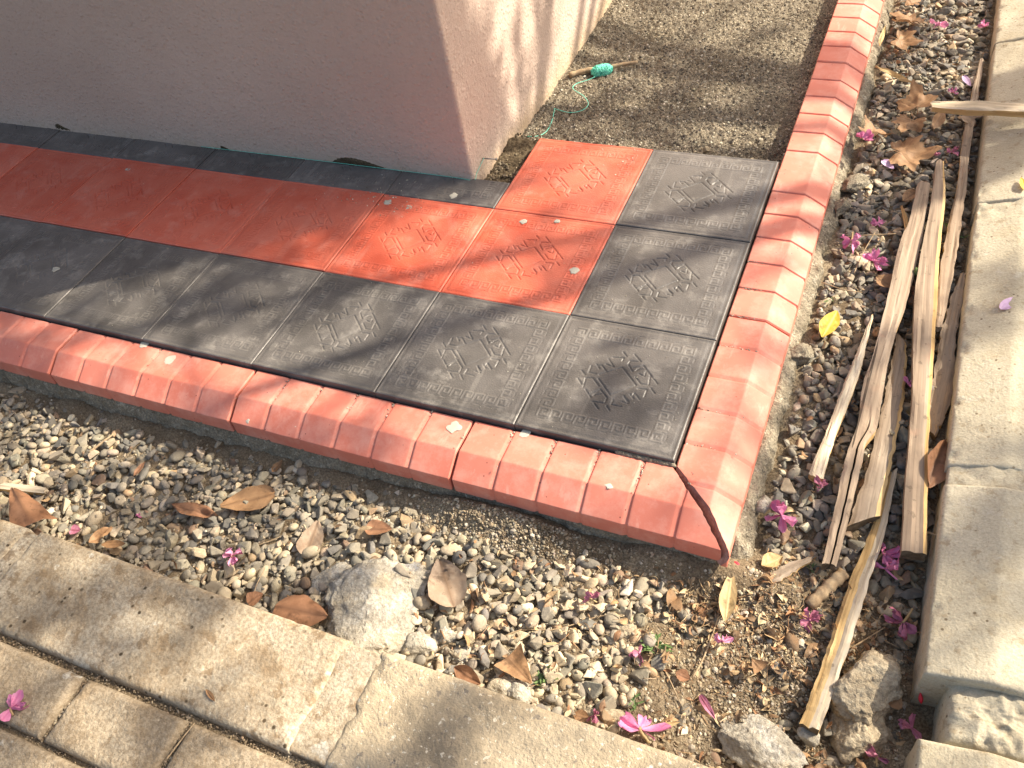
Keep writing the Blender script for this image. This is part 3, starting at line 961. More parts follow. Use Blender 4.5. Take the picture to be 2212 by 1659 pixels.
# grit caught in the grooves of the kerbs
rs = np.random.default_rng(77)
pos, sz = [], []
for gxx in list(-0.385 - 0.506 + np.arange(0, 7) * SEG) + list(-0.383 + np.array([1, 2, 3, 4, 4, 5]) * SEG) + [-1.4 + 3 * SEG]:
    for k in range(rs.integers(3, 16)):
        pos.append((gxx + rs.normal() * 0.002, -0.004 - abs(rs.normal()) * 0.03, -0.0125)); sz.append(rs.uniform(0.0008, 0.0022))
for gyy in (0.3865 - np.array([1, 3, 4]) * SEG).tolist() + [0.3895 + SEG, 0.3895 + 2 * SEG, 0.39, 0.8925]:
    for k in range(rs.integers(4, 26)):
        pos.append((0.006 + abs(rs.normal()) * 0.03, gyy + rs.normal() * 0.0018, -0.0125)); sz.append(rs.uniform(0.0008, 0.0022))
for k in range(60):
    pos.append((rs.uniform(0.008, 0.06), 0.3895 + 1.5 * SEG + rs.normal() * 0.03, -0.0118)); sz.append(rs.uniform(0.0005, 0.0014))
V, F, C = scatter_stones(np.array(pos), sz, palette(len(pos), [(0.42, 0.38, 0.30), (0.24, 0.20, 0.15), (0.55, 0.5, 0.4)], [3, 2, 1], rs), GRAIN, rs)
tag(add('kerb_grit', V, F, M['stone'], smooth=False, colors=C), 'loose grey grit caught in the grooves of the red kerbs', 'grit', kind='stuff')
# loose grit on the tiles
pos, sz = [], []
for k in range(230):
    pos.append((-rs.uniform(0, 1) ** 1.4 * 2.2, rs.uniform(0.01, 0.6), 0.0006)); sz.append(rs.uniform(0.0005, 0.0013))
for k in range(40):
    pos.append((-0.33 - abs(rs.normal()) * 0.05, 0.86 + rs.normal() * 0.03 - 0.02, 0.001)); sz.append(rs.uniform(0.0008, 0.0022))
for k in range(90):
    pos.append((-0.905 + rs.normal() * 0.07, 0.60 + rs.normal() * 0.04, 0.001)); sz.append(rs.uniform(0.0007, 0.0022))
pos = [p if not (p[0] > -0.61 and p[1] > 0.9) else (p[0], 0.88, p[2]) for p in pos]
V, F, C = scatter_stones(np.array(pos), sz, palette(len(pos), [(0.6, 0.56, 0.46), (0.24, 0.20, 0.15), (0.45, 0.4, 0.3)], [3, 1, 2], rs), GRAIN, rs)
tag(add('tile_grit', V, F, M['stone'], smooth=False, colors=C), 'tiny loose grit sprinkled over the red and black tiles', 'grit', kind='stuff')

# ------------------------------------------------------------------ concrete kerbs and the paving behind the near one
def slab(name, x0, x1, y0, y1, ztop, zbot, mat, parent, seed, r=0.012, step=0.0065, amp=0.0016, chip=0.006, chamfer=None, crag=0.0):
    """a cast block with worn round edges, its top an uneven skin; chamfer = (width, drop) along its -X edge"""
    nx = max(8, int((x1 - x0) / step))
    ny = max(8, int((y1 - y0) / step))
    rim = np.array([0.0, 0.12, 0.3, 0.55, 0.85, 1.2, 1.7]) * r
    ua = np.concatenate([x0 + rim, np.linspace(x0 + 2.2 * r, x1 - 2.2 * r, nx), x1 - rim[::-1]])
    wa = np.concatenate([y0 + rim, np.linspace(y0 + 2.2 * r, y1 - 2.2 * r, ny), y1 - rim[::-1]])
    nx, ny = len(ua), len(wa)
    U, W_ = np.meshgrid(ua, wa, indexing='ij')
    Q = np.stack([U, W_], -1)
    e = np.minimum(np.minimum(U - x0, x1 - U), np.minimum(W_ - y0, y1 - W_))
    ew = r * (1 + 0.7 * fbm(Q * 25, seed, 3))
    t_ = np.clip(1 - e / np.maximum(ew, 0.003), 0, 1)
    H = ztop + amp * fbm(Q * 22, seed + 2, 3) + amp * 0.6 * fbm(Q * 90, seed + 4, 2) + crag * fbm(Q * 55, seed + 11, 4, 0.62)
    if chamfer: H -= chamfer[1] * np.clip(1 - (U - x0) / chamfer[0], 0, 1)
    H -= r * (1 - np.sqrt(np.clip(1 - t_ ** 2, 0, 1)))
    H -= chip * sstep(0.25, 0.6, fbm(Q * 30, seed + 6, 3)) * sstep(0.02, 0.004, e)
    V = np.stack([U, W_, H], -1).reshape(-1, 3)
    F = grid_faces(nx, ny)
    ring = np.array([i * ny for i in range(nx)] + [(nx - 1) * ny + j for j in range(1, ny)] + [i * ny + ny - 1 for i in range(nx - 2, -1, -1)] + list(range(ny - 2, 0, -1)))
    L = [V]
    m = len(ring)
    prev = ring
    n0 = len(V)
    k = np.arange(m)
    for zz in np.linspace(0.25, 1, 4):
        lo = V[ring].copy()
        lo[:, 2] = lo[:, 2] * (1 - zz) + zbot * zz
        off = 0.003 * fbm(lo * 40, seed + 8, 3)
        ctr = np.array([(x0 + x1) / 2, (y0 + y1) / 2])
        edge_x = (np.abs(V[ring][:, 0] - x0) < 1e-6) | (np.abs(V[ring][:, 0] - x1) < 1e-6)
        lo[:, 0] += np.where(edge_x, off, 0)
        lo[:, 1] += np.where(~edge_x, off, 0)
        L.append(lo)
        cur = n0 + k
        F = np.concatenate([F, np.stack([prev[k], cur, cur[(k + 1) % m], prev[(k + 1) % m]], 1)])
        prev = cur
        n0 += m
    return add(name, np.concatenate(L), F, mat, parent)


ZP = -0.040                                      # top of the near kerb and paving
nk = empty('concrete_kerb', (-0.4, -0.56, -0.2))
tag(nk, 'worn sandy concrete kerb in the foreground, stained and pitted', 'kerb')
nk.location = (0, 0, 0)
slab('kerb_block', -2.2, -1.135, -0.652, -0.463, ZP, -0.2, M['concrete_old'], nk, 101)
slab('kerb_block', -1.105, -0.408, -0.651, -0.461, ZP + 0.001, -0.2, M['concrete_old'], nk, 102)
slab('mortar_joint', -1.155, -1.085, -0.645, -0.469, ZP - 0.005, -0.2, M['concrete_old'], nk, 103, r=0.004)
slab('mortar_joint', -0.425, -0.330, -0.648, -0.466, ZP - 0.0035, -0.2, M['concrete_old'], nk, 104, r=0.004, chip=0.003)
slab('kerb_block', -0.3485, 0.62, -0.650, -0.460, ZP + 0.001, -0.2, M['concrete_grit'], nk, 105, amp=0.0015, crag=0.003)

paving = add('paving', [(-2.6, -3.2, ZP - 0.016), (1.2, -3.2, ZP - 0.016), (1.2, -0.64, ZP - 0.016), (-2.6, -0.64, ZP - 0.016)], [(0, 1, 2, 3)], M['soil'], smooth=False)
tag(paving, kind='structure')
k = 0
for r_ in range(4):
    y1 = -0.664 - r_ * 0.117
    for c_ in range(-4, 6):
        x1 = -0.807 + c_ * 0.219 + (0.109 if r_ % 2 else 0.0) + 0.003 * math.sin(7 * c_ + r_)
        slab('paver', x1 + 0.004, x1 + 0.215, y1 - 0.108, y1 + 0.001, ZP + 0.0012 * math.sin(3 * c_ + 5 * r_), ZP - 0.06, M['paver'], paving, 120 + k, r=0.011, amp=0.0018, step=0.008, chip=0.004)
        k += 1
# dirt and crumbs in the joints
rs = np.random.default_rng(5)
pos, sz = [], []
for k in range(4200):
    if rs.random() < 0.6: p = (rs.uniform(-1.3, 0.1), -0.658 + rs.normal() * 0.008)
    else:
        if rs.random() < 0.5: p = (rs.uniform(-1.3, -0.2), -0.775 + rs.normal() * 0.007)
        else: p = (-0.807 + rs.integers(-1, 3) * 0.219 + rs.normal() * 0.004, -0.664 - rs.uniform(0, 0.11))
    pos.append((p[0], p[1], ZP - 0.012 + rs.normal() * 0.0015)); sz.append(math.exp(rs.normal(math.log(0.0013), 0.4)))
V, F, C = scatter_stones(np.array(pos), sz, palette(len(pos), [(0.19, 0.135, 0.08), (0.26, 0.19, 0.115), (0.12, 0.085, 0.05), (0.42, 0.35, 0.25)], [3, 2.5, 2, 0.35], rs), GRAIN, rs)
tag(add('joint_grit', V, F, M['stone'], paving, smooth=False, colors=C), kind='stuff')

rk = empty('concrete_kerb')
tag(rk, 'pale smooth concrete kerb with bevelled edge along the right side', 'kerb')
CH = (0.083, 0.026)
slab('kerb_block', 0.428, 1.02, 1.60, 2.6, -0.018, -0.2, M['concrete_pale'], rk, 201, r=0.007, amp=0.0007, chamfer=CH, chip=0.006, crag=0.0005)
slab('kerb_block', 0.428, 1.02, 0.888, 1.567, -0.018, -0.2, M['concrete_pale'], rk, 202, r=0.007, amp=0.0007, chamfer=CH, chip=0.006, crag=0.0005)
slab('kerb_block', 0.428, 1.02, 0.150, 0.832, -0.018, -0.2, M['concrete_pale'], rk, 203, r=0.007, amp=0.0007, chamfer=CH, chip=0.006, crag=0.0005)
slab('kerb_block', 0.428, 1.02, -0.235, 0.112, -0.018, -0.2, M['concrete_pale'], rk, 204, r=0.007, amp=0.0007, chamfer=CH, chip=0.006, crag=0.0005)
slab('mortar_joint', 0.431, 1.01, 1.555, 1.612, -0.0205, -0.2, M['concrete_pale'], rk, 205, r=0.004, crag=0.004, amp=0.001, chamfer=CH)
slab('mortar_joint', 0.431, 1.01, 0.818, 0.902, -0.0205, -0.2, M['concrete_pale'], rk, 206, r=0.004, crag=0.004, amp=0.001, chamfer=CH)
slab('mortar_joint', 0.431, 1.01, 0.098, 0.164, -0.0205, -0.2, M['concrete_pale'], rk, 207, r=0.004, crag=0.005, amp=0.001, chamfer=CH)
slab('broken_joint', 0.462, 1.02, -0.322, -0.222, -0.030, -0.2, M['concrete_pale'], rk, 208, r=0.016, amp=0.006, crag=0.007, chip=0.012, chamfer=(0.09, 0.02), step=0.0028)
slab('kerb_block', 0.431, 1.02, -0.80, -0.327, -0.022, -0.2, M['concrete_pale'], rk, 209, r=0.008, amp=0.0007, chamfer=CH, chip=0.003)

# ------------------------------------------------------------------ gravel: dropped stone by stone onto the soil
PROTO = [stone(2, 400 + k, 4, 0.16, 0.05, 1.6) for k in range(8)] + [shard(420 + k, 10 + k % 5) for k in range(20)]
HR = 0.004
hx0, hx1, hy0, hy1 = -2.05, 0.44, -0.50, 2.05
hnx, hny = int((hx1 - hx0) / HR), int((hy1 - hy0) / HR)
HXc, HYc = np.meshgrid(hx0 + (np.arange(hnx) + 0.5) * HR, hy0 + (np.arange(hny) + 0.5) * HR, indexing='ij')
HM = ground_at(HXc.ravel(), HYc.ravel()).reshape(hnx, hny) - 0.006
HM = np.where((HXc > 0.425) | (HYc < -0.463), -0.03, HM)
HM = np.where((HXc < 0.16) & (HYc > -0.13), -0.03, HM)


def soil_patch(x, y):
    """how far the gravel gives way to bare soil"""
    s = sstep(0.02, 0.16, x) * sstep(-0.06, -0.16, y)                              # the corner in front of the planks
    s = max(s, float(sstep(-0.06, 0.07, x) * sstep(-0.16, -0.26, y)))
    s = max(s, 0.75 * math.exp(-(((x + 1.27) / 0.13) ** 2 + ((y + 0.265) / 0.045) ** 2)))
    s = max(s, 0.95 * math.exp(-(((x + 0.27) / 0.10) ** 2 + ((y + 0.155) / 0.035) ** 2)))
    s = max(s, 0.5 * float(sstep(0.30, 0.40, x)))
    return s


def drop(N, smin, smax, rnd, tries=7, ang=None):
    out = []
    for _ in range(N):
        best = None
        s = smin * (smax / smin) ** (rnd.random() ** 1.5)
        a, b, c = s * rnd.uniform(1.0, 1.45), s * rnd.uniform(0.68, 1.0), s * rnd.uniform(0.45, 0.82)
        yaw = rnd.uniform(0, math.pi)
        for t_ in range(tries):
            if rnd.random() < 0.56:
                x, y = rnd.uniform(-1.95, 0.42), rnd.uniform(-0.465, -0.125)
            else:
                x, y = rnd.uniform(0.15, 0.425), rnd.uniform(-0.2, 2.0)
            if rnd.random() < soil_patch(x, y) * (0.96 if s < 0.011 else 0.985): continue
            rad = int(a / HR) + 1
            i, j = int((x - hx0) / HR), int((y - hy0) / HR)
            if i - rad < 0 or j - rad < 0 or i + rad >= hnx or j + rad >= hny: continue
            sl = (slice(i - rad, i + rad + 1), slice(j - rad, j + rad + 1))
            dx, dy = HXc[sl] - x, HYc[sl] - y
            u = (dx * math.cos(yaw) + dy * math.sin(yaw)) / a
            v = (-dx * math.sin(yaw) + dy * math.cos(yaw)) / b
            r2 = u * u + v * v
            m = r2 < 0.8
            h = HM[sl][m]
            if h.size == 0: continue
            sup = np.percentile(h, 72)
            if h.max() > -0.045: continue
            key = sup - zg(x, y)
            if best is None or key < best[0]: best = (key, x, y, sup, sl, r2, h)
        if best is None: continue
        key, x, y, sup, sl, r2, h = best
        if key > 0.030: continue
        zc = sup + c * 0.62
        top = zc + c * np.sqrt(np.clip(1 - r2, 0, 1))
        HM[sl] = np.where(r2 < 1, np.maximum(HM[sl], top), HM[sl])
        out.append((x, y, zc, a, b, c, yaw, rnd.normal() * 0.32, rnd.normal() * 0.32))
    return out


rs = np.random.default_rng(3)
ST = drop(600, 0.010, 0.0165, rs) + drop(2500, 0.0078, 0.0130, rs) + drop(900, 0.0095, 0.0150, rs, 9) + drop(1400, 0.0045, 0.0078, rs, 5) + drop(4500, 0.0020, 0.0042, rs, 2)
ST = np.array(ST)
nst = len(ST)
GREY = [(0.200, 0.190, 0.165), (0.27, 0.245, 0.20), (0.145, 0.145, 0.142), (0.36, 0.31, 0.235), (0.47, 0.40, 0.295), (0.33, 0.235, 0.15), (0.56, 0.51, 0.42), (0.22, 0.145, 0.10)]
wl = palette(nst, GREY, [4.5, 4.5, 2.2, 2.8, 1.2, 0.6, 0.5, 0.3], rs) * 0.98
wr = palette(nst, GREY, [4, 3.0, 3.5, 1.6, 0.9, 0.5, 0.5, 0.3], rs) * 1.12
wc = palette(nst, GREY, [2, 4, 0.5, 4, 2.6, 0.6, 0.9, 0.2], rs) * 1.15
side_ = ST[:, 0] > 0.15
warm = (ST[:, 0] > -0.45) & (ST[:, 1] < -0.1) & (rs.random(nst) < sstep(-0.5, -0.1, ST[:, 0]))
SC = np.where(side_[:, None] & (ST[:, 1] > -0.05)[:, None], wr, np.where(warm[:, None], wc, wl))
SC = np.clip(SC * np.array([1.06, 1.0, 0.90]), 0.05, 0.75)
# the 300 that show largest become parts of their own
rel = np.stack([ST[:, 0], ST[:, 1], ST[:, 2]], 1) - CAM_C
cc = rel @ CAM_R.T
uu, vv = 0.5 + 0.84610 * cc[:, 0] / cc[:, 2], 0.5 + 0.84610 / 0.75 * cc[:, 1] / cc[:, 2]
infr = (uu > 0.01) & (uu < 0.99) & (vv > 0.01) & (vv < 0.99)
hc = HM[np.clip(((ST[:, 0] - hx0) / HR).astype(int), 0, hnx - 1), np.clip(((ST[:, 1] - hy0) / HR).astype(int), 0, hny - 1)]
score = ST[:, 3] * ST[:, 4] / cc[:, 2] ** 2 * infr * (ST[:, 2] + ST[:, 5] > hc - 0.002)
big = set(np.argsort(-score)[:300].tolist())
V, F, C, n, SM = [], [], [], 0, []
for k in range(nst):
    x, y, zc, a, b, c, yaw, tx, ty = ST[k]
    p = rs.integers(8) if (rs.random() < (0.36 if x < 0.15 else 0.18)) else 8 + rs.integers(20)
    if a < 0.0065:
        pv, pf = GRAIN[p % 6]
    else:
        pv, pf = PROTO[p]
    v = (pv * (a, b, c)) @ rotm(yaw, tx, ty).T
    if k in big:
        o = add('pebble', v, pf, M['stone'], ground, smooth=bool(p < 8), colors=np.broadcast_to(SC[k], v.shape))
        o.location = (x, y, zc)
    else:
        V.append(v + (x, y, zc))
        F.append(pf + n)
        SM.append(np.full(len(pf), p < 8))
        C.append(np.broadcast_to(SC[k], v.shape))
        n += len(v)
gravel = add('gravel', np.concatenate(V), np.concatenate(F), M['stone'], ground, colors=np.concatenate(C))
gravel.data.polygons.foreach_set('use_smooth', np.concatenate(SM))
tag(gravel, kind='stuff')
print('gravel stones', nst, 'mean top', float(np.mean(HM[(HXc < 0.1) & (HYc < -0.15) & (HYc > -0.44)])))


def top_at(x, y, r=0.012):
    """height of the gravel surface round a point"""
    i, j = int((x - hx0) / HR), int((y - hy0) / HR)
    q = max(1, int(r / HR))
    if not (q <= i < hnx - q and q <= j < hny - q): return float(zg(x, y))
    return float(np.percentile(HM[i - q:i + q + 1, j - q:j + q + 1], 80))


# crumbs of soil and mortar on the bare ground
pos, sz = [], []
for k in range(14000):
    if k % 3 == 0: p = (rs.uniform(-0.1, 0.44), rs.uniform(-0.46, -0.08))
    elif k % 3 == 1: p = (rs.normal() * 0.09 + 0.24, rs.normal() * 0.10 - 0.28)
    else: p = (rs.normal() * 0.10 - 0.27, rs.normal() * 0.035 - 0.165) if k % 4 else (rs.uniform(-1.6, 0.42), rs.uniform(-0.46, -0.125))
    if not (-2 < p[0] < 0.424 and -0.46 < p[1] < -0.03) or (p[0] < 0.15 and p[1] > -0.135): continue
    pos.append((p[0], p[1], ground_at(p[0], p[1]) + 0.0004)); sz.append(math.exp(rs.normal(math.log(0.0017), 0.5)))
V, F, C = scatter_stones(np.array(pos), sz, palette(len(pos), [(0.26, 0.20, 0.125), (0.16, 0.115, 0.07), (0.36, 0.295, 0.20), (0.50, 0.44, 0.34)], [3, 2, 4, 1.6], rs), GRAIN, rs)
tag(add('soil_crumbs', V, F, M['stone'], ground, smooth=False, colors=C), kind='stuff')

# ------------------------------------------------------------------ lumps of rubble
def rubble(name, pos, size, yaw, mat, label, seed, cuts=7, rough=0.16, sink=0.35, tilt=(0, 0), sub=4, depth=0.3):
    v, f = stone(sub, seed, cuts, depth, rough, 1.8)
    v = v * (1 + 0.22 * (0.3 - np.abs(fbm(v * 4, seed + 5, 4, 0.6))) + 0.06 * fbm(v * 16, seed + 9, 3))[:, None]
    v = (v * size) @ rotm(yaw, *tilt).T
    v = v + 0.10 * min(size) * np.stack([fbm(v * 70 + 9 * q, seed + q, 3) for q in range(3)], 1) + 0.05 * min(size) * np.stack([fbm(v * 220 + 5 * q, seed + 4 + q, 2) for q in range(3)], 1)
    o = add(name, v, f, mat)
    o.location = (pos[0], pos[1], pos[2])
    tag(o, label, 'rubble', 'lumps of broken concrete among the gravel')
    return o


rubble('concrete_lump', (-0.4268, -0.3728, -0.1050), (0.108, 0.088, 0.024), 1.0, M['rubble_crust'], 'large flat grey lump of broken concrete leaning on the sandy kerb', 31, 9, 0.2, tilt=(0.05, 0.08), sub=5)
rubble('concrete_lump', (-0.5336, -0.3433, -0.1220), (0.045, 0.030, 0.022), 0.8, M['rubble_crust'], 'pale broken piece tucked against the left of the largest concrete lump', 32, 7, 0.22)
rubble('concrete_lump', (-0.3266, -0.4127, -0.1160), (0.034, 0.024, 0.021), 0.2, M['rubble_crust'], 'small whitish lump just right of the largest concrete lump by the kerb', 33, 7, 0.16)
rubble('concrete_lump', (0.3701, -0.2428, -0.1280), (0.066, 0.055, 0.040), 0.6, M['earth_rock'], 'earthy rounded concrete rock between pale stick and right kerb', 34, 8, 0.14, sub=5)
rubble('concrete_lump', (0.3643, -0.2989, -0.1500), (0.052, 0.045, 0.030), 1.6, M['earth_rock'], 'soil caked lump below the earthy rock beside the right kerb', 38, 6, 0.2, sub=5)
rubble('concrete_lump', (0.2327, -0.3762, -0.1400), (0.066, 0.040, 0.024), -0.25, M['rubble_crust'], 'flat pale mortar slab at the bottom edge right of the pink flower', 35, 8, 0.2, sub=5)
rubble('concrete_lump', (-0.2888, -0.3771, -0.1180), (0.022, 0.018, 0.016), 1.2, M['rubble_crust'], 'white crumbly lump among gravel below the faded grey leaf', 36)
rubble('concrete_lump', (-0.2484, -0.3982, -0.1180), (0.018, 0.017, 0.013), 0.2, M['rubble_crust'], 'small white crumbly lump nearest the rusty leaf at the kerb edge', 37)
rubble('concrete_lump', (-0.1656, -0.4329, -0.1160), (0.030, 0.024, 0.019), 0.5, M['rubble_crust'], 'grey rough lump behind the sandy kerb left of the folded tan leaf', 39)
rubble('concrete_lump', (-0.1318, -0.4309, -0.1120), (0.020, 0.021, 0.018), 0.9, M['rubble_crust'], 'smooth whitish lump touching the grey rough lump by the kerb', 40, 5, 0.08)
rubble('concrete_lump', (-0.0093, -0.2688, -0.1220), (0.022, 0.019, 0.014), 0.9, M['earth_rock'], 'large cream stone lying on gravel beside the green weed', 41, 5, 0.08)
rubble('concrete_lump', (0.0015, -0.4216, -0.1250), (0.040, 0.020, 0.016), 0.3, M['earth_rock'], 'broad flat tan stone behind the kerb left of the pink flower', 42, 5, 0.08)
rubble('concrete_lump', (0.1514, 0.0153, -0.0900), (0.018, 0.016, 0.012), 0.4, M['rubble_crust'], 'white mortar crumb in gravel just above the large crumpled flower', 43, 7, 0.2)
rubble('concrete_lump', (0.1736, 0.9713, -0.0820), (0.040, 0.022, 0.016), 0.9, M['mortar'], 'grey mortar lump at the side kerb base beside a pink flower', 44, 5, 0.3)
rubble('concrete_lump', (0.1528, 0.8666, -0.0820), (0.030, 0.018, 0.016), 1.2, M['mortar'], 'rough mortar lump against the side kerb nearest the split plank top', 45, 5, 0.3)
rubble('concrete_lump', (0.1464, 0.3885, -0.0880), (0.030, 0.026, 0.018), 1.0, M['mortar'], 'rough mortar lump against the side kerb below the yellow leaf', 46, 5, 0.3)
rubble('concrete_lump', (0.2962, -0.3386, -0.1380), (0.017, 0.015, 0.013), 0.0, M['stone_grey'] if 'stone_grey' in M else M['rubble_crust'], 'round bluish stone just below the pale stick end', 47, 4, 0.05)

# ------------------------------------------------------------------ planks and sticks
def plank(name, label, left, right, thick, mats, seed, n=60, jag=0.004, rough=0.0018, group='broken timber offcuts on the gravel', split=None, tilt=0.0, fresh=()):
    """a length of timber from the two edges of its upper face; split sides and broken ends"""
    Lp, Rp = catmull(left, n), catmull(right, n)
    ctr = (Lp + Rp) / 2
    o0 = ctr.mean(0)
    d = ctr[-1] - ctr[0]
    d /= np.linalg.norm(d)
    up = np.array([0, 0, 1.0])
    yv = np.cross(up, d)
    yv /= np.linalg.norm(yv)
    zv = np.cross(d, yv)
    B = np.stack([d, yv, zv], 1)
    sv = [0, 0.17, 0.33, 0.5, 0.67, 0.83, 1] if not split else [0, 0.2, split - 0.07, split - 0.02, split, split + 0.02, split + 0.07, 0.8, 1]
    na = len(sv)
    r = np.random.default_rng(seed)
    rows = []
    jl = 0.45 * jag * fbm(np.stack([np.arange(n) * 0.8, np.zeros(n)], 1), seed, 3)
    jr = 0.45 * jag * fbm(np.stack([np.arange(n) * 0.8, np.ones(n) * 9], 1), seed + 1, 3)
    for k in range(n):
        a, b = Lp[k], Rp[k]
        w = (b - a) / (np.linalg.norm(b - a) + 1e-9)
        a, b = a - w * jl[k], b + w * jr[k]
        ring = []
        for q in range(na):
            s = sv[q]
            p = a * (1 - s) + b * s
            p = p + up * (rough * vnoise(np.array([k * 0.25, s * 7, seed]), seed) - 0.0015 * (q in (0, na - 1)) + tilt * (s - 0.5))
            if split and abs(s - split) < 0.03:                  # a long split opening towards the far end
                p = p - up * thick * 0.9 * float(sstep(0.55, 0.7, k / n)) * (1.0 if s == split else 0.75)
            ring.append(p)
        for q in range(na - 1, -1, -1):
            s = sv[q]
            p = a * (1 - s) + b * s
            t_ = thick * (1 + 0.12 * vnoise(np.array([k * 0.3, s * 2, seed + 5]), seed))
            inset = 0.10 * (0.5 - s) * np.linalg.norm(b - a)
            ring.append(p - up * t_ + w * inset * 0.4)
        rows.append(ring)
    rows = np.array(rows)
    m = 2 * na
    e0 = np.array([0.008 * vnoise(np.array([q * 0.9, seed, 3.3]), seed) for q in range(m)])
    for q in range(m):                                        # splintered ends
        s = (q if q < na else m - 1 - q)
        rows[0, q] -= d * 0.006 * vnoise(np.array([s * 1.1, 0.3, seed]), seed)
        rows[-1, q] += d * 0.004 * vnoise(np.array([s * 1.3, 7.3, seed]), seed)
    V = (rows.reshape(-1, 3) - o0) @ B
    F, mi = [], []
    for k in range(n - 1):
        for q in range(m):
            q2 = (q + 1) % m
            F.append((k * m + q, k * m + q2, (k + 1) * m + q2, (k + 1) * m + q))
            mi.append((1 if q in fresh else 0) if q < na - 1 else (1 if q == na - 1 else (0 if q < m - 1 else 2)))
    F += [tuple(range(m))[::-1], tuple(range((n - 1) * m, n * m))]
    mi += [3, 3]
    ob = add(name, V, F, mats, None, smooth=False, midx=mi)
    ob.matrix_world = Matrix([[B[i][0], B[i][1], B[i][2], o0[i]] for i in range(3)] + [[0, 0, 0, 1]])
    bm = bmesh.new()
    bm.from_mesh(ob.data)
    bmesh.ops.recalc_face_normals(bm, faces=bm.faces[:])
    bm.to_mesh(ob.data)
    bm.free()
    tag(ob, label, 'plank', group)
    return ob


WD, WG, WP, WF, WE = M['wood'], M['wood_grey'], M['wood_pale'], M['wood_fresh'], M['wood_end']
# the thin ones at the back of the heap first
plank('wood_plank', 'long thin split batten lying closest to the right kerb, passing under the crossing stick',
      [(0.4023, 1.5688, -0.0700), (0.3917, 1.3677, -0.0700), (0.3874, 1.1964, -0.0700), (0.3883, 0.9827, -0.0680), (0.3817, 0.8403, -0.0660), (0.3777, 0.6666, -0.0660), (0.3830, 0.5058, -0.0660)],
      [(0.4115, 1.5625, -0.0700), (0.4082, 1.3590, -0.0700), (0.4056, 1.1994, -0.0700), (0.4073, 0.9863, -0.0680), (0.4071, 0.8455, -0.0660), (0.4036, 0.6725, -0.0660), (0.3960, 0.5090, -0.0660)], 0.014, [WD, WF, WF, WG], 1, jag=0.006)
plank('wood_plank', 'grey ragged board with lifted bark beside the right kerb',
      [(0.4199, 0.6899, -0.0750), (0.4044, 0.5962, -0.0750), (0.3962, 0.4985, -0.0750), (0.3926, 0.3859, -0.0780), (0.3916, 0.3041, -0.0800), (0.3992, 0.2513, -0.0820)],
      [(0.4290, 0.6860, -0.0750), (0.4288, 0.5880, -0.0750), (0.4224, 0.4920, -0.0750), (0.4317, 0.3963, -0.0780), (0.4258, 0.3136, -0.0800), (0.4092, 0.2409, -0.0820)], 0.012, [WG, WF, WG, WE], 2, jag=0.009)
plank('wood_plank', 'dark short board lying askew under the square ended plank',
      [(0.3538, 0.2804, -0.0980), (0.3539, 0.1998, -0.1020), (0.3687, 0.1243, -0.1080), (0.3997, 0.0476, -0.1120)],
      [(0.3841, 0.2946, -0.0980), (0.3892, 0.2099, -0.1020), (0.4072, 0.1358, -0.1080), (0.4325, 0.0750, -0.1120)], 0.014, [WG, WG, WF, WE], 3)
plank('wood_plank', 'wide dark brown board with rotten yellow edge and sawn end',
      [(0.3186, 0.4815, -0.0800), (0.3177, 0.3929, -0.0800), (0.3146, 0.2847, -0.0820), (0.3106, 0.1531, -0.0860), (0.2944, 0.0132, -0.0920)],
      [(0.3379, 0.4599, -0.0800), (0.3456, 0.3877, -0.0800), (0.3495, 0.2943, -0.0820), (0.3462, 0.1635, -0.0860), (0.3424, 0.0531, -0.0920)], 0.024, [WG, WF, WG, WE], 4, jag=0.008, fresh=(5,))
plank('wood_plank', 'long pale splintered stick pointing to the bottom edge of the ground',
      [(0.3428, 0.1506, -0.0980), (0.3329, 0.0381, -0.1000), (0.3157, -0.0671, -0.1040), (0.3036, -0.1637, -0.1080), (0.2924, -0.2576, -0.1120), (0.2812, -0.3324, -0.1120)],
      [(0.3577, 0.1603, -0.0980), (0.3546, 0.0352, -0.1000), (0.3436, -0.0671, -0.1040), (0.3324, -0.1706, -0.1080), (0.3210, -0.2592, -0.1120), (0.3093, -0.3390, -0.1120)], 0.020, [WP, WF, WF, WE], 5, jag=0.004, tilt=0.014, fresh=(0, 1, 2))
plank('wood_plank', 'long weathered plank with a knot, split in two at its lower end',
      [(0.3047, 0.9585, -0.0520), (0.3021, 0.8221, -0.0520), (0.2915, 0.7315, -0.0530), (0.2870, 0.5389, -0.0550), (0.2812, 0.3898, -0.0580), (0.2748, 0.3157, -0.0600), (0.2781, 0.2236, -0.0630), (0.2728, 0.1692, -0.0660), (0.2700, 0.1183, -0.0700), (0.2688, 0.0228, -0.0780), (0.2670, -0.0698, -0.0880)],
      [(0.3309, 0.9598, -0.0520), (0.3331, 0.8118, -0.0520), (0.3307, 0.6780, -0.0530), (0.3241, 0.5408, -0.0550), (0.3145, 0.4551, -0.0580), (0.3102, 0.3252, -0.0600), (0.3128, 0.2243, -0.0630), (0.2991, 0.1822, -0.0660), (0.2980, 0.1265, -0.0700), (0.2944, 0.0210, -0.0780), (0.2887, -0.0692, -0.0880)], 0.020, [WD, WF, WG, WE], 6, n=70, split=0.55)
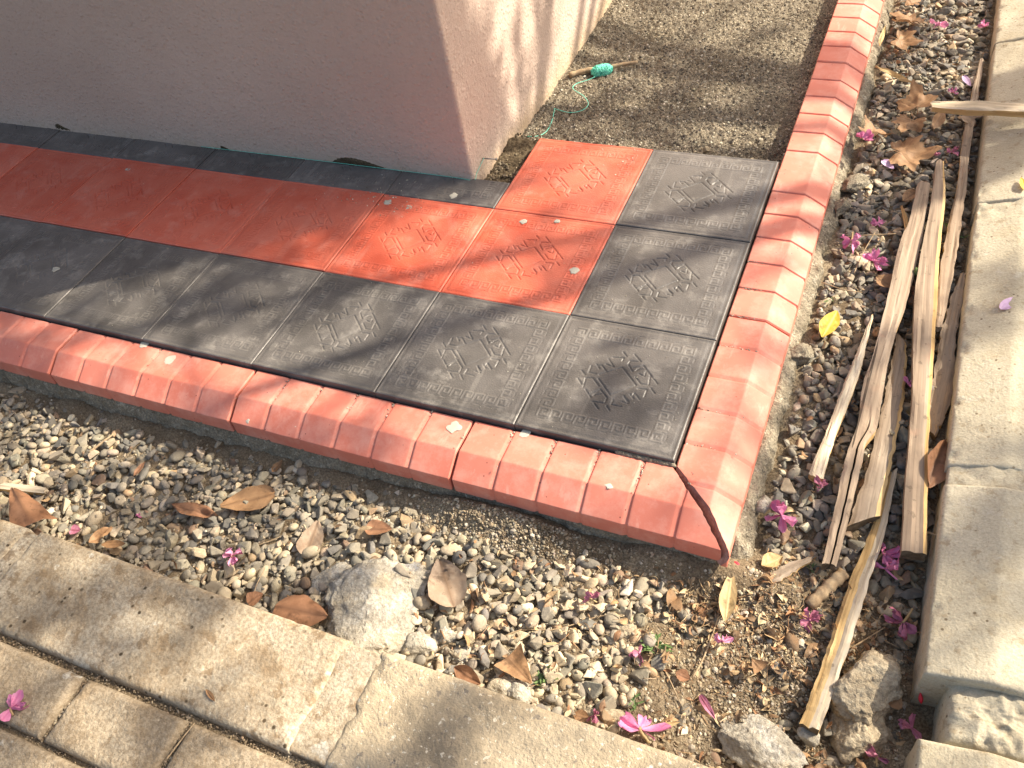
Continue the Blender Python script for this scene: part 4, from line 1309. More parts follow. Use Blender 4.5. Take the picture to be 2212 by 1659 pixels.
plank('wood_plank', 'square ended plank with a fresh yellow edge, rightmost of the long flat ones',
      [(0.3360, 1.0410, -0.0450), (0.3376, 0.8603, -0.0450), (0.3346, 0.6258, -0.0460), (0.3425, 0.4914, -0.0480), (0.3570, 0.3356, -0.0500), (0.3672, 0.1734, -0.0560), (0.3796, -0.0231, -0.0640)],
      [(0.3511, 1.0380, -0.0450), (0.3650, 0.9017, -0.0450), (0.3708, 0.7013, -0.0460), (0.3793, 0.5464, -0.0480), (0.3893, 0.3442, -0.0500), (0.3990, 0.1825, -0.0560), (0.4164, -0.0204, -0.0640)], 0.022, [WD, WF, WG, WE], 7, n=60, jag=0.004, fresh=(5,))
plank('wood_plank', 'short pale sliver tapering to a sharp tip, leftmost of the heap',
      [(0.2649, 0.5056, -0.0600), (0.2518, 0.3958, -0.0640), (0.2415, 0.3130, -0.0680), (0.2290, 0.1965, -0.0740), (0.2154, 0.0967, -0.0820)],
      [(0.2684, 0.5051, -0.0600), (0.2662, 0.3893, -0.0640), (0.2631, 0.3188, -0.0680), (0.2469, 0.1904, -0.0740), (0.2414, 0.0918, -0.0820)], 0.016, [WP, WF, WP, WF], 8, jag=0.003)
plank('wood_plank', 'pale broken stick lying across the right kerb at the frame edge',
      [(0.2989, 1.2395, -0.0120), (0.3973, 1.2228, 0.0060), (0.4938, 1.1992, 0.0220), (0.5979, 1.1686, 0.0420)],
      [(0.3034, 1.2125, -0.0120), (0.3998, 1.1820, 0.0060), (0.4949, 1.1635, 0.0220), (0.5979, 1.1341, 0.0420)], 0.016, [WP, WF, WF, WP], 9, n=24)
plank('wood_plank', 'small yellow batten end lying on gravel at the left edge',
      [(-1.4714, -0.3890, -0.1080), (-1.3646, -0.3698, -0.1100), (-1.2524, -0.3486, -0.1120)],
      [(-1.4566, -0.4025, -0.1080), (-1.3508, -0.3832, -0.1100), (-1.2425, -0.3616, -0.1120)], 0.012, [WP, WF, WF, WP], 10, n=16, jag=0.0015, group='broken timber offcuts')
plank('bark_sliver', 'torn brown strip of bark lying in front of the mitred corner',
      [(0.1712, -0.1268, -0.1150), (0.2074, -0.0829, -0.1080), (0.2548, -0.0481, -0.1040)],
      [(0.1806, -0.1355, -0.1150), (0.2184, -0.1013, -0.1080), (0.2557, -0.0534, -0.1040)], 0.007, [WG, WF, WG, WF], 11, n=24, jag=0.008)
plank('wood_sliver', 'thin yellow splinter standing beside the long weathered plank',
      [(0.2788, 0.8896, -0.0700), (0.2898, 0.8501, -0.0750), (0.2990, 0.8081, -0.0800)], [(0.2821, 0.8867, -0.0700), (0.2983, 0.8518, -0.0750), (0.3083, 0.8100, -0.0800)], 0.006, [WF, WF, WF, WF], 12, n=10, jag=0.001)


def stick(name, label, pts, r0, r1, mat, cat='stick', group='dry sticks and twigs', n=16, sides=8, wob=0.12):
    P = catmull(pts, n)
    R = np.linspace(r0, r1, n) * (1 + wob * np.sin(np.arange(n) * 1.9 + r0 * 999))
    V, F = tube(P, R, sides)
    V = V + 0.06 * r0 * fbm(V * 300, 5, 2)[:, None]
    o0 = P.mean(0)
    o = add(name, V - o0, F, mat)
    o.location = o0
    tag(o, label, cat, group)
    return o


stick('stick', 'thick round dry stick beside the long pale splintered stick', [(0.2612, -0.1311, -0.1280), (0.2817, -0.0972, -0.1200), (0.3028, -0.0622, -0.1160)], 0.010, 0.0115, M['twig'])
stick('stick', 'short pale cut twig on gravel near the green weed', [(-0.0589, -0.3411, -0.1260), (-0.0324, -0.3203, -0.1230), (-0.0094, -0.2980, -0.1200)], 0.006, 0.0065, M['twig'])
stick('twig', 'forked tan twig standing in gravel right of the largest lump', [(-0.3638, -0.3291, -0.1180), (-0.3845, -0.2963, -0.1120), (-0.3860, -0.2649, -0.1080)], 0.006, 0.004, M['twig'])
stick('twig', 'dark thin twig across the dark soil patch on the left', [(-1.2277, -0.2426, -0.1180), (-1.2102, -0.2121, -0.1120), (-1.1990, -0.1878, -0.1100)], 0.003, 0.002, M['twig'])
stick('twig', 'thin curved root along the gravel left of the green weed', [(-0.2169, -0.3738, -0.1200), (-0.1744, -0.3307, -0.1120), (-0.1155, -0.3104, -0.1100), (-0.0512, -0.2618, -0.1120), (-0.0022, -0.2445, -0.1140)], 0.0016, 0.0008, M['twig'])
stick('twig', 'long pale stem slanting over litter below the tan spear leaf', [(0.1139, -0.3105, -0.1300), (0.1228, -0.2730, -0.1260), (0.1277, -0.2018, -0.1220), (0.1208, -0.1632, -0.1240)], 0.0017, 0.001, M['twig'])
stick('twig', 'dead stem rising beside the torn strip of bark', [(0.1718, -0.1550, -0.1250), (0.1820, -0.1251, -0.1120), (0.1997, -0.1019, -0.1080)], 0.0026, 0.0018, M['twig'])
stick('twig', 'pale upright stalk in the soil left of the pink flower at the bottom', [(-0.0810, -0.4292, -0.1300), (-0.0923, -0.4120, -0.1240), (-0.1035, -0.3927, -0.1220)], 0.0024, 0.0018, M['twig'])
stick('twig', 'straw stalk lying on soil right of the green weed', [(0.0659, -0.3077, -0.1280), (0.0881, -0.3331, -0.1260), (0.1080, -0.3573, -0.1260)], 0.0013, 0.0008, M['twig'])
stick('twig', 'thin reddish twig from the right kerb face beside the square ended plank', [(0.4146, 0.0311, -0.0800), (0.4292, 0.0212, -0.0680), (0.4451, 0.0155, -0.0600)], 0.002, 0.0012, M['twig'])
stick('twig', 'brown stem crossing gravel left of the tall weathered plank', [(0.1756, 0.7543, -0.0740), (0.2249, 0.7663, -0.0700), (0.2802, 0.7855, -0.0720)], 0.0014, 0.001, M['twig'])
stick('twig', 'slim stem leaning over gravel above the two pink flowers', [(0.2142, 0.6458, -0.0800), (0.2233, 0.7110, -0.0740), (0.2377, 0.7789, -0.0700)], 0.0012, 0.0008, M['twig'])
stick('twig', 'dry stem lying under the two bright pink flowers', [(0.1550, 0.6016, -0.0800), (0.1993, 0.5849, -0.0760), (0.2380, 0.5882, -0.0800)], 0.0014, 0.001, M['twig'])
stick('twig', 'grey stalk lying beside the right kerb below the square ended plank', [(0.3950, -0.0152, -0.1300), (0.4062, -0.0372, -0.1280), (0.4201, -0.0536, -0.1300)], 0.003, 0.002, M['twig'])
stick('twig', 'thin straw across the litter right of the pale splintered stick', [(0.3341, -0.1809, -0.1350), (0.3587, -0.1557, -0.1280), (0.3777, -0.1338, -0.1260)], 0.0013, 0.001, M['twig'])
stick('twig', 'grey curved stem lying in gravel near the small foreground flower', [(-0.7195, -0.3258, -0.1180), (-0.6998, -0.3137, -0.1140), (-0.6835, -0.2986, -0.1130)], 0.0014, 0.001, M['twig'])
stick('twig', 'straw lying on the sandy concrete kerb gutter beside the paving', [(-0.5796, -0.7251, -0.0340), (-0.5762, -0.6948, -0.0340), (-0.5717, -0.6649, -0.0340)], 0.0012, 0.0008, M['twig'])
stick('twig', 'thin stem rising from gravel left of the rusty leaf at the kerb', [(-0.6492, -0.4419, -0.1120), (-0.6578, -0.4109, -0.1000), (-0.6624, -0.3720, -0.0980)], 0.0012, 0.0008, M['twig'])

# ------------------------------------------------------------------ leaves
def leaf_sheet(L, Wd, prof, seed, bend=0.3, curl=0.4, nu=14, nv=9, ruffle=0.05, notch=0.0):
    """a blade along +X: width profile, bent along its length, cupped across"""
    u = np.linspace(0, 1, nu)
    v = np.linspace(-1, 1, nv)
    U, Q = np.meshgrid(u, v, indexing='ij')
    w = prof(U)
    x = U * L - notch * L * np.abs(Q) * (U > 0.85)
    y = Q * w * Wd * 0.5 * (1 + 0.10 * fbm(np.stack([U * 7, np.sign(Q) * 3 + seed], -1), seed, 2))
    z = bend * L * (0.25 - (U - 0.5) ** 2) * -1 + curl * Wd * 0.5 * (np.abs(Q) ** 1.6) * w + ruffle * L * fbm(np.stack([U * 4 + seed, Q * 2.2], -1), seed + 2, 2)
    vein = np.clip(1 - np.abs(Q) * 9, 0, 1) * 0.8 + 0.35 * np.clip(1 - np.abs(((U * 7 - np.abs(Q) * 1.6) % 1) - 0.5) * 9, 0, 1)
    V = np.stack([x - L / 2, y, z], -1).reshape(-1, 3)
    return V, grid_faces(nu, nv), np.repeat(np.clip(vein, 0, 1).reshape(-1, 1), 3, 1)


def lobed_sheet(R, seed, lobes=5, curl=0.35, ns=72, nr=9):
    """a maple-like blade: rays from the stalk, toothed lobes, crumpled"""
    a = np.linspace(-2.55, 2.55, ns)
    axes = np.linspace(-1.9, 1.9, lobes)
    r = np.zeros(ns)
    ve = np.zeros(ns)
    for k, q in enumerate(axes):
        ln = 1.0 - 0.42 * abs(q) / 1.9
        w = 0.36
        r = np.maximum(r, ln * np.clip(1 - (np.abs(a - q) / (w * 1.55)) ** 1.5, 0, 1) ** 0.6)
        ve = np.maximum(ve, np.clip(1 - np.abs(a - q) / 0.05, 0, 1))
    r = np.maximum(r, 0.60 * np.clip(1 - (np.abs(a) / 2.6) ** 6, 0.2, 1))
    r *= 1 + 0.07 * np.sign(np.sin(a * 16)) * np.abs(np.sin(a * 16)) ** 0.5
    s = np.linspace(0.02, 1, nr)
    A, S = np.meshgrid(np.arange(ns), s, indexing='ij')
    rr = r[A] * S * R
    x, y = rr * np.cos(a[A]), rr * np.sin(a[A])
    z = curl * R * (rr / R) ** 2 * (0.5 + 0.5 * np.cos(a[A] * 2 + seed)) + 0.16 * R * fbm(np.stack([x / R * 2.2 + seed, y / R * 2.2], -1), seed, 3)
    z += 0.05 * R * np.cos(a[A] * 3.3) * (rr / R)
    V = np.stack([x - 0.3 * R, y, z], -1).reshape(-1, 3)
    vein = (ve[A] * (1 - 0.5 * S)).reshape(-1, 1)
    return V, grid_faces(ns, nr), np.repeat(vein, 3, 1)


ELL = lambda u: np.sin(math.pi * np.clip(u, 0.015, 0.985)) ** 0.75
SPEAR = lambda u: np.clip(np.sin(math.pi * np.clip(u, 0.02, 0.98) ** 0.8), 0, 1) ** 0.9
OVATE = lambda u: np.sin(math.pi * np.clip(u, 0.02, 0.985) ** 0.65) ** 0.7
TRI = lambda u: np.clip(1 - np.clip(u, 0.0, 0.98), 0.02, 1) ** 0.8


def sheet(name, geo, mat, pos, yaw, tilt, label, cat, group, stalk=None):
    V, F, C = geo
    V = V @ rotm(yaw, *tilt).T
    z = pos[2] - V[:, 2].min() * 0.6
    o = empty(name, (pos[0], pos[1], z)) if stalk else None
    if stalk:
        b = add('blade', V, F, mat, o, colors=C)
        d = np.array([math.cos(yaw), math.sin(yaw), 0])
        e = -d * stalk[0]
        p0 = V[np.argmin(V @ d)] if stalk[2] else np.array([-0.3 * stalk[3] * d[0], -0.3 * stalk[3] * d[1], 0.0])
        v, f = tube(catmull([p0, p0 + e * 0.5 + (0, 0, 0.004), p0 + e + (0, 0, -0.002)], 8), np.linspace(stalk[1], stalk[1] * 0.7, 8), 5)
        add('stalk', v, f, mat, o, colors=np.zeros((len(v), 3)))
    else:
        o = add(name, V, F, mat, colors=C)
        o.location = (pos[0], pos[1], z)
    return tag(o, label, cat, group)


def leaf(label, p0, p1, width, mat, seed, prof=ELL, bend=0.15, curl=0.35, roll=0.0, pitch=0.0, group='fallen leaves', lift=0.004, ruffle=0.05, stalk=None):
    """p0 = stalk end, p1 = tip on the ground"""
    p0, p1 = np.array(p0), np.array(p1)
    L = np.linalg.norm((p1 - p0)[:2])
    yaw = math.atan2(p1[1] - p0[1], p1[0] - p0[0])
    c = (p0 + p1) / 2
    z = max(top_at(c[0], c[1]), c[2]) + lift if c[0] < 0.42 and c[1] > -0.46 else c[2] + lift
    return sheet('dry_leaf', leaf_sheet(L, width, prof, seed, bend, curl, ruffle=ruffle), mat, (c[0], c[1], z), yaw, (roll, pitch), label, 'leaf', group, (0.014, 0.0011, True, 0) if stalk else None)


def maple(label, pos, R, yaw, mat, seed, tilt=(0, 0), curl=0.35, lift=0.006, stalk=0.03):
    z = max(top_at(pos[0], pos[1], 0.03), pos[2]) + lift
    return sheet('dry_leaf', lobed_sheet(R, seed, curl=curl), mat, (pos[0], pos[1], z), yaw, tilt, label, 'leaf', 'fallen leaves', (stalk, 0.0014, False, R) if stalk else None)


LB, LR_, LT, LG, LY = M['leaf_brown'], M['leaf_rust'], M['leaf_tan'], M['leaf_grey'], M['leaf_yellow']
g = -0.08
maple('large brown lobed leaf lying flat above the tops of the long planks', (0.2807, 1.0786, -0.0700), 0.088, 0.05, LB, 61, (0.05, -0.1), 0.15)
maple('curled brown lobed leaf left of the large flat lobed leaf', (0.1841, 1.1486, -0.0700), 0.060, 2.2, LB, 62, (0.3, 0.2), 0.5)
maple('brown crumpled leaf below the crossing stick, upper of the overlapping pair', (0.2687, 1.3010, -0.0700), 0.072, 1.7, LB, 63, (-0.25, 0.1), 0.5)
maple('torn brown leaf below the crossing stick, lower of the overlapping pair', (0.2596, 1.2086, -0.0750), 0.058, -1.9, LB, 64, (0.1, 0.2), 0.3)
maple('curled brown leaf near the far end of the gravel beside pink petals', (0.1960, 1.7440, -0.0700), 0.072, 2.6, LB, 65, (0.3, 0), 0.4)
maple('brown leaf cut off by the top edge of the picture', (0.1983, 1.8647, -0.0700), 0.050, 0.6, LB, 66, (0.2, 0.1), 0.4)
maple('flat pale brown leaf under the far curled brown leaf', (0.2093, 1.6280, -0.0750), 0.062, -0.2, LB, 67, (0.1, 0.1), 0.3)
maple('grey shaded curled leaf tucked under the crossing stick by the right kerb', (0.3937, 1.2720, -0.0750), 0.050, 0.3, LG, 68, (0.3, 0.2), 0.5)
leaf('upright brown leaf scrap between overlapping leaves and grey curled leaf', (0.3163, 1.1928, -0.0750), (0.3356, 1.2767, -0.0600), 0.028, LB, 69, bend=0.2, roll=0.4)
leaf('narrow beige leaf standing along the side kerb near the top', (0.1485, 1.5160, -0.0780), (0.1506, 1.6358, -0.0700), 0.012, LT, 70, SPEAR, roll=0.3)
leaf('long narrow beige leaf lying slantwise beside the side kerb', (0.1490, 1.4805, -0.0750), (0.2546, 1.4082, -0.0700), 0.018, LT, 71, SPEAR)
leaf('bright yellow oval leaf on the gravel beside the side kerb', (0.1833, 0.4306, -0.0820), (0.1982, 0.5136, -0.0760), 0.036, LY, 72, ELL, bend=0.08, curl=0.2, ruffle=0.01, lift=0.006)
leaf('tan spear shaped leaf on soil in front of the mitred corner', (0.1415, -0.2096, -0.1180), (0.1316, -0.1200, -0.1050), 0.028, LT, 73, SPEAR, bend=0.05, curl=0.35, ruffle=0.012, pitch=-0.08)
leaf('broad brown leaf with a pale worn patch in the front gravel', (-0.7375, -0.2236, -0.1140), (-0.8295, -0.2811, -0.1140), 0.052, LB, 74, OVATE, bend=0.12, roll=-0.25)
leaf('oval brown leaf pointing at the viewer in the front gravel', (-0.6063, -0.3209, -0.1140), (-0.6231, -0.2482, -0.1120), 0.050, LG, 75, OVATE, bend=0.08, curl=0.2)
leaf('rusty folded leaf leaning on the sandy kerb at the left edge', (-1.1518, -0.4495, -0.0850), (-1.2592, -0.3946, -0.0850), 0.085, LR_, 76, lambda u: np.clip(1.02 - u, 0.03, 1) ** 0.7, bend=-0.1, curl=-0.5, roll=0.15, lift=0.012)
leaf('small rust leaf lying on gravel left of the mortar patch', (-0.5214, -0.2369, -0.1140), (-0.4728, -0.2231, -0.1120), 0.034, LR_, 77, OVATE)
leaf('large faded grey leaf with torn brown patches right of the largest lump', (-0.2911, -0.3318, -0.1120), (-0.3566, -0.2556, -0.1080), 0.070, LG, 78, OVATE, bend=0.1, curl=0.35)
leaf('rusty crumpled leaf half hidden behind the sandy kerb beside the largest lump', (-0.5957, -0.4338, -0.1050), (-0.4942, -0.4208, -0.1050), 0.068, LR_, 79, OVATE, bend=-0.15, curl=-0.3, lift=0.01)
leaf('small rust leaf behind the kerb near the thin rising stem', (-0.6517, -0.4430, -0.1080), (-0.6372, -0.4165, -0.1040), 0.030, LR_, 80, OVATE, bend=-0.2)
leaf('ragged brown leaf strip in gravel left of the broad worn leaf', (-0.9348, -0.3064, -0.1140), (-0.8252, -0.3015, -0.1120), 0.032, LR_, 81, ELL, ruffle=0.12)
leaf('torn narrow brown leaf along the sandy kerb, left of the pebbles', (-1.0312, -0.4373, -0.1000), (-1.0120, -0.3928, -0.1000), 0.026, LB, 82, ELL, ruffle=0.15, lift=0.008)
leaf('flat brown leaf scrap against the sandy kerb below the ragged strip', (-1.0152, -0.4291, -0.1050), (-0.9677, -0.4120, -0.1050), 0.018, LB, 83, ELL)
leaf('pale rust leaf standing against the gritty end of the sandy kerb', (-0.2431, -0.4308, -0.1040), (-0.1912, -0.4424, -0.1000), 0.030, LR_, 84, ELL, bend=-0.1, roll=0.5, lift=0.008)
leaf('folded tan leaf with a sharp tip lying near the foreground kerb', (-0.1687, -0.3851, -0.1120), (-0.1150, -0.4144, -0.1040), 0.055, LT if False else LB, 85, lambda u: np.clip(1.02 - u, 0.03, 1) ** 0.8, bend=0.05, curl=0.3, lift=0.008)
leaf('small triangular brown leaf on the dark soil', (0.2127, -0.2673, -0.1280), (0.1945, -0.2548, -0.1200), 0.032, LB, 86, TRI, curl=0.4)
leaf('tall rust leaf wedged upright between ragged board and right kerb', (0.4069, 0.1090, -0.0850), (0.4251, 0.2199, -0.0550), 0.045, LR_, 87, ELL, bend=0.1, curl=0.5, roll=0.5)
leaf('brown leaf sticking out from under the long weathered plank', (0.2967, 0.6146, -0.0820), (0.2595, 0.6386, -0.0780), 0.050, LB, 88, OVATE, bend=0.1)
leaf('small brown leaf left of the top end of the long weathered plank', (0.3056, 0.9513, -0.0800), (0.2816, 0.9075, -0.0750), 0.032, LB, 89, OVATE)
leaf('tiny rust leaf in the gravel near the left batten end', (-1.0658, -0.2707, -0.1140), (-1.0667, -0.2327, -0.1120), 0.014, LR_, 90, SPEAR)
leaf('curled orange brown leaf below the front kerb mortar', (-0.7794, -0.1738, -0.1140), (-0.7774, -0.1414, -0.1080), 0.018, LB, 91, SPEAR, bend=0.3)
leaf('narrow straw leaf pointing right from the bottom pink flower', (0.0731, -0.4141, -0.1240), (0.1164, -0.3886, -0.1200), 0.010, LT, 92, SPEAR)
leaf('small rust leaf on the litter under the green weed', (0.1117, -0.3162, -0.1280), (0.0886, -0.3134, -0.1250), 0.022, LR_, 93, ELL)
leaf('brown leaf lying under the earthy rounded rock beside the kerb', (0.3990, -0.2619, -0.1300), (0.4113, -0.2433, -0.1200), 0.026, LB, 94, OVATE, bend=0.3)
leaf('pale curled leaf between the pink flower and the sandy kerb rim', (-0.0384, -0.4362, -0.1180), (-0.0124, -0.4339, -0.1160), 0.020, LB, 95, ELL)
leaf('beige curled leaf beside the bud under the red mitred corner', (0.2045, -0.0681, -0.1080), (0.1757, -0.0958, -0.1080), 0.030, LT, 96, ELL, bend=0.3, ruffle=0.1)
leaf('small yellow leaf at the right frame edge on the pale kerb', (0.5056, 0.9552, -0.0150), (0.5123, 0.9105, -0.0150), 0.014, LY, 97, ELL, lift=0.001)
leaf('little curled brown leaf on the sandy concrete kerb top', (-0.5885, -0.6133, -0.0380), (-0.5625, -0.6247, -0.0380), 0.008, LB, 98, SPEAR, bend=0.3, lift=0.0)

# ------------------------------------------------------------------ flowers
def petal_sheet(L, Wd, seed, up, ruf):
    u = np.linspace(0, 1, 8)
    v = np.linspace(-1, 1, 7)
    U, Q = np.meshgrid(u, v, indexing='ij')
    w = 0.22 + 0.78 * np.sin(np.clip(U, 0, 1) * 1.75) ** 1.3
    w = w * np.where(U > 0.85, 1 - 0.5 * (U - 0.85) / 0.15 * np.abs(Q), 1)
    x = U * L * (1 - 0.12 * np.abs(Q) ** 2)
    y = Q * w * Wd * 0.5
    z = up * L * U ** 1.5 + 0.25 * Wd * Q ** 2 * w * (1 - U * 0.6) + ruf * L * fbm(np.stack([U * 3 + seed, Q * 2], -1), seed, 2) * U
    vein = np.clip(1 - np.abs(Q) * 4, 0, 1) * 0.5
    return np.stack([x, y, z], -1).reshape(-1, 3), grid_faces(8, 7), np.repeat(vein.reshape(-1, 1), 3, 1)


def flower(pos, size, label, mat, seed, tilt=(0.3, 0.2), n=6, up=0.5, ruf=0.5, tube_len=0.8, lift=0.006, fixed_z=None):
    r = np.random.default_rng(seed)
    z = fixed_z if fixed_z is not None else max(top_at(pos[0], pos[1]), pos[2]) + lift
    size *= 0.88
    root = empty('pink_flower', (pos[0], pos[1], z + 0.3 * size * abs(tilt[0])), r.uniform(0, 6.28))
    B = rotm(0, *tilt)
    for k in range(n):
        V, F, C = petal_sheet(size * r.uniform(0.8, 1.15), size * r.uniform(0.5, 0.9), seed + k, up * r.uniform(0.2, 1.6), ruf * r.uniform(0.6, 1.5))
        V = V @ rotm(k * 2 * math.pi / n + r.normal() * 0.5, r.normal() * 0.6, r.normal() * 0.5).T
        add('petal', V @ B.T, F, mat, root, colors=C)
    if tube_len:
        v, f = tube(catmull([(0, 0, 0.002), (0.1 * size, 0, -0.3 * tube_len * size), (0.15 * size, 0, -tube_len * size)], 6), np.linspace(0.12, 0.07, 6) * size, 6)
        add('flower_tube', v @ rotm(0, tilt[0] + 0.9, tilt[1] + 0.4).T, f, M['leaf_tan'] if seed % 2 else mat, root, colors=np.zeros((len(v), 3)))
    return tag(root, label, 'flower', 'fallen pink flowers')


PK, PL, PD = M['petal_pink'], M['petal_light'], M['petal_dry']
flower((0.1654, 1.0653, -0.0720), 0.024, 'bright pink flower at the side kerb foot left of the large lobed leaf', PK, 201)
flower((0.2825, 1.7329, -0.0700), 0.026, 'light pink flower right of the far curled brown leaf', PL, 202)
flower((0.3998, 1.7306, -0.0700), 0.016, 'small magenta flower close to the right kerb near the top', PK, 203)
flower((0.2392, 0.8147, -0.0780), 0.017, 'small crimson flower in gravel level with the corner of the back black tile', PK, 204)
flower((0.1933, 0.7303, -0.0780), 0.025, 'pink flower with a pale tube, upper of the neighbouring pair in gravel', PK, 205, tilt=(0.9, 0.3), tube_len=1.3)
flower((0.2475, 0.6818, -0.0780), 0.026, 'bright pink flower, lower right of the neighbouring pair in gravel', PK, 206, tilt=(0.5, 0.6))
flower((0.3498, 1.3817, -0.0750), 0.015, 'tiny pink flower just above the crossing stick', PK, 207, tube_len=0.5)
flower((0.3329, 1.0878, -0.0700), 0.014, 'tiny crimson flower at the right tip of the large lobed leaf', PD, 208)
flower((0.3657, 1.1052, -0.0700), 0.017, 'small deep pink flower between square ended plank tip and thin batten', PD, 209)
flower((0.1883, 0.0045, -0.1000), 0.030, 'large crumpled pink flower right of the mitred kerb corner', PK, 210, n=7, ruf=0.4, up=0.5)
flower((0.3579, -0.0124, -0.1120), 0.026, 'pink flower right of the pale splintered stick under the plank ends', PK, 211, tilt=(0.4, -0.4))
flower((0.3644, -0.0422, -0.1120), 0.022, 'rosy pink flower just below the flower under the plank ends', PK, 212, tilt=(0.6, 0.2), tube_len=1.2)
flower((-0.0751, -0.2458, -0.1180), 0.018, 'withered purple flower lying in the near gravel', PD, 213, n=4, ruf=0.5)
flower((0.2664, -0.1629, -0.1250), 0.020, 'wilted pink flower on litter left of the pale splintered stick', PD, 214, ruf=0.5)
flower((0.1461, -0.2440, -0.1220), 0.018, 'small lilac pink flower on soil below the tan spear leaf', PL, 215, n=4)
flower((0.0274, -0.3088, -0.1220), 0.018, 'withered pink flower beside the green weed', PD, 216, n=4, ruf=0.5)
flower((0.4006, -0.1242, -0.1220), 0.024, 'pink flower with long tube near the foot of the right kerb', PD, 217, tilt=(0.8, 0.2), tube_len=1.3)
flower((-0.0066, -0.4273, -0.1180), 0.016, 'dark shrivelled flower on gravel behind the sandy kerb', PD, 218, n=4, ruf=0.6)
flower((0.0649, -0.4255, -0.1060), 0.034, 'large bright pink flower leaning on the sandy kerb edge', PK, 219, tilt=(0.6, -0.5), up=0.7, ruf=0.2)
flower((0.4307, -0.2834, -0.1300), 0.020, 'wilted flower at the bottom beside the broken kerb end', PD, 220, n=4, tube_len=1.4)
flower((0.3927, -0.3389, -0.1400), 0.018, 'withered pink flower at the very bottom of the litter', PD, 221, n=4)
flower((0.2405, 0.0774, -0.0880), 0.017, 'dried crimson flower below the short pale sliver', PD, 222, n=4)
flower((-0.7391, -0.3703, -0.1140), 0.023, 'pink flower in the front gravel beyond the sandy kerb', PL, 223)
flower((-0.9928, -0.3482, -0.1140), 0.008, 'tiny pink flower in the left front gravel', PK, 224, tube_len=0)
flower((-0.8852, -0.7505, -0.0380), 0.024, 'pink flower lying on the pavers at the left edge', PK, 225, fixed_z=-0.036, tilt=(0.3, 0.1), tube_len=0.5)
flower((0.3527, 0.3525, -0.0850), 0.014, 'pink flower between wide dark board and square ended plank', PK, 226, n=4)


def petal(label, p0, p1, width, mat, seed, z=None):
    p0, p1 = np.array(p0), np.array(p1)
    c = (p0 + p1) / 2
    L = np.linalg.norm((p1 - p0)[:2])
    zz = z if z is not None else max(top_at(c[0], c[1]), c[2]) + 0.004
    return sheet('petal', leaf_sheet(L, width, OVATE, seed, 0.1, 0.3, 10, 7, 0.03), mat, (c[0], c[1], zz), math.atan2(p1[1] - p0[1], p1[0] - p0[0]), (0.15, 0), label, 'petal', 'fallen petals')


PLI = M['petal_lilac']
petal('pale lilac petal lying on the right concrete kerb', (0.4861, 0.5310, -0.0250), (0.5124, 0.5743, -0.0200), 0.020, PLI, 231, z=-0.021)
petal('lilac petal tucked beside the large lobed leaf', (0.2200, 1.0484, -0.0700), (0.2483, 1.0188, -0.0700), 0.020, PLI, 232)
petal('purple petal standing near the thin batten above the crossing stick', (0.3670, 1.4607, -0.0700), (0.3877, 1.4124, -0.0700), 0.016, PLI, 233)
petal('withered pink petal in gravel near the rusty folded leaf', (-1.1145, -0.4175, -0.1140), (-1.0931, -0.4120, -0.1140), 0.022, PD, 234)
petal('shrivelled mauve petal on the dark soil by the bottom pink flower', (0.1330, -0.3362, -0.1280), (0.1637, -0.3651, -0.1240), 0.012, PD, 235)


def bud(label, p0, p1, r, mat=None):
    p0, p1 = np.array(p0), np.array(p1)
    P = np.linspace(p0, p1, 9)
    v, f = tube(P, r * np.array([0.25, 0.6, 0.9, 1.0, 0.95, 0.8, 0.6, 0.35, 0.1]), 8)
    o0 = P.mean(0)
    o = add('flower_bud', v - o0, f, mat or M['bud_red'])
    o.location = o0
    return tag(o, label, 'bud', 'fallen buds')


bud('red flower bud with yellow tip on the soil at the mitred corner', (0.1286, -0.1042, -0.1020), (0.1456, -0.1112, -0.1000), 0.0045)
bud('red bud standing near the broken end of the right kerb', (0.4399, -0.2453, -0.1180), (0.4352, -0.2342, -0.1050), 0.0035)
bud('bright green catkin bud between the long weathered plank and its neighbour', (0.3307, 0.6548, -0.0500), (0.3388, 0.6358, -0.0600), 0.0065, M['weed'])

# ------------------------------------------------------------------ weeds
def weed(label, pos, size, seed, n=14, mat='weed'):
    r = np.random.default_rng(seed)
    root = empty('weed', pos)
    for k in range(n):
        a = r.uniform(0, 6.28)
        L = size * r.uniform(0.4, 1.0)
        V, F, C = leaf_sheet(L, L * 0.32, SPEAR, seed + k, 0.3, 0.3, 7, 5)
        V = (V + (L * 0.5, 0, 0)) @ rotm(a, r.normal() * 0.3, -r.uniform(0.1, 0.9)).T
        add('leaf', V + (r.normal() * size * 0.25, r.normal() * size * 0.25, 0.002), F, M[mat], root, colors=C)
    return tag(root, label, 'weed', 'small green weeds')


weed('feathery green weed among the near gravel', (0.0456, -0.2813, -0.1149), 0.026, 301, 26)
weed('sprig of green leaves beside the foreground gravel and folded tan leaf', (-0.0997, -0.3938, -0.1080), 0.022, 302, 18)
weed('green leaf tuft growing against the right kerb behind the ragged board', (0.4102, 0.8375, -0.0910), 0.034, 303, 9)
weed('small green sprout beside the torn strip of bark', (0.2499, -0.0614, -0.1212), 0.014, 304, 12)
weed('tiny green sprig by the shrivelled flower behind the sandy kerb', (0.0440, -0.3844, -0.1146), 0.016, 305, 10)
weed('pale seedling growing at the foot of the front kerb', (-1.1788, -0.0569, -0.1050), 0.022, 306, 6)
weed('clover sized green leaves above the yellow leaf', (0.1818, 0.5563, -0.0870), 0.013, 307, 5)
weed('dry green moss tuft in the joint beside the pavers', (-0.4259, -0.5870, -0.0440), 0.010, 308, 14)

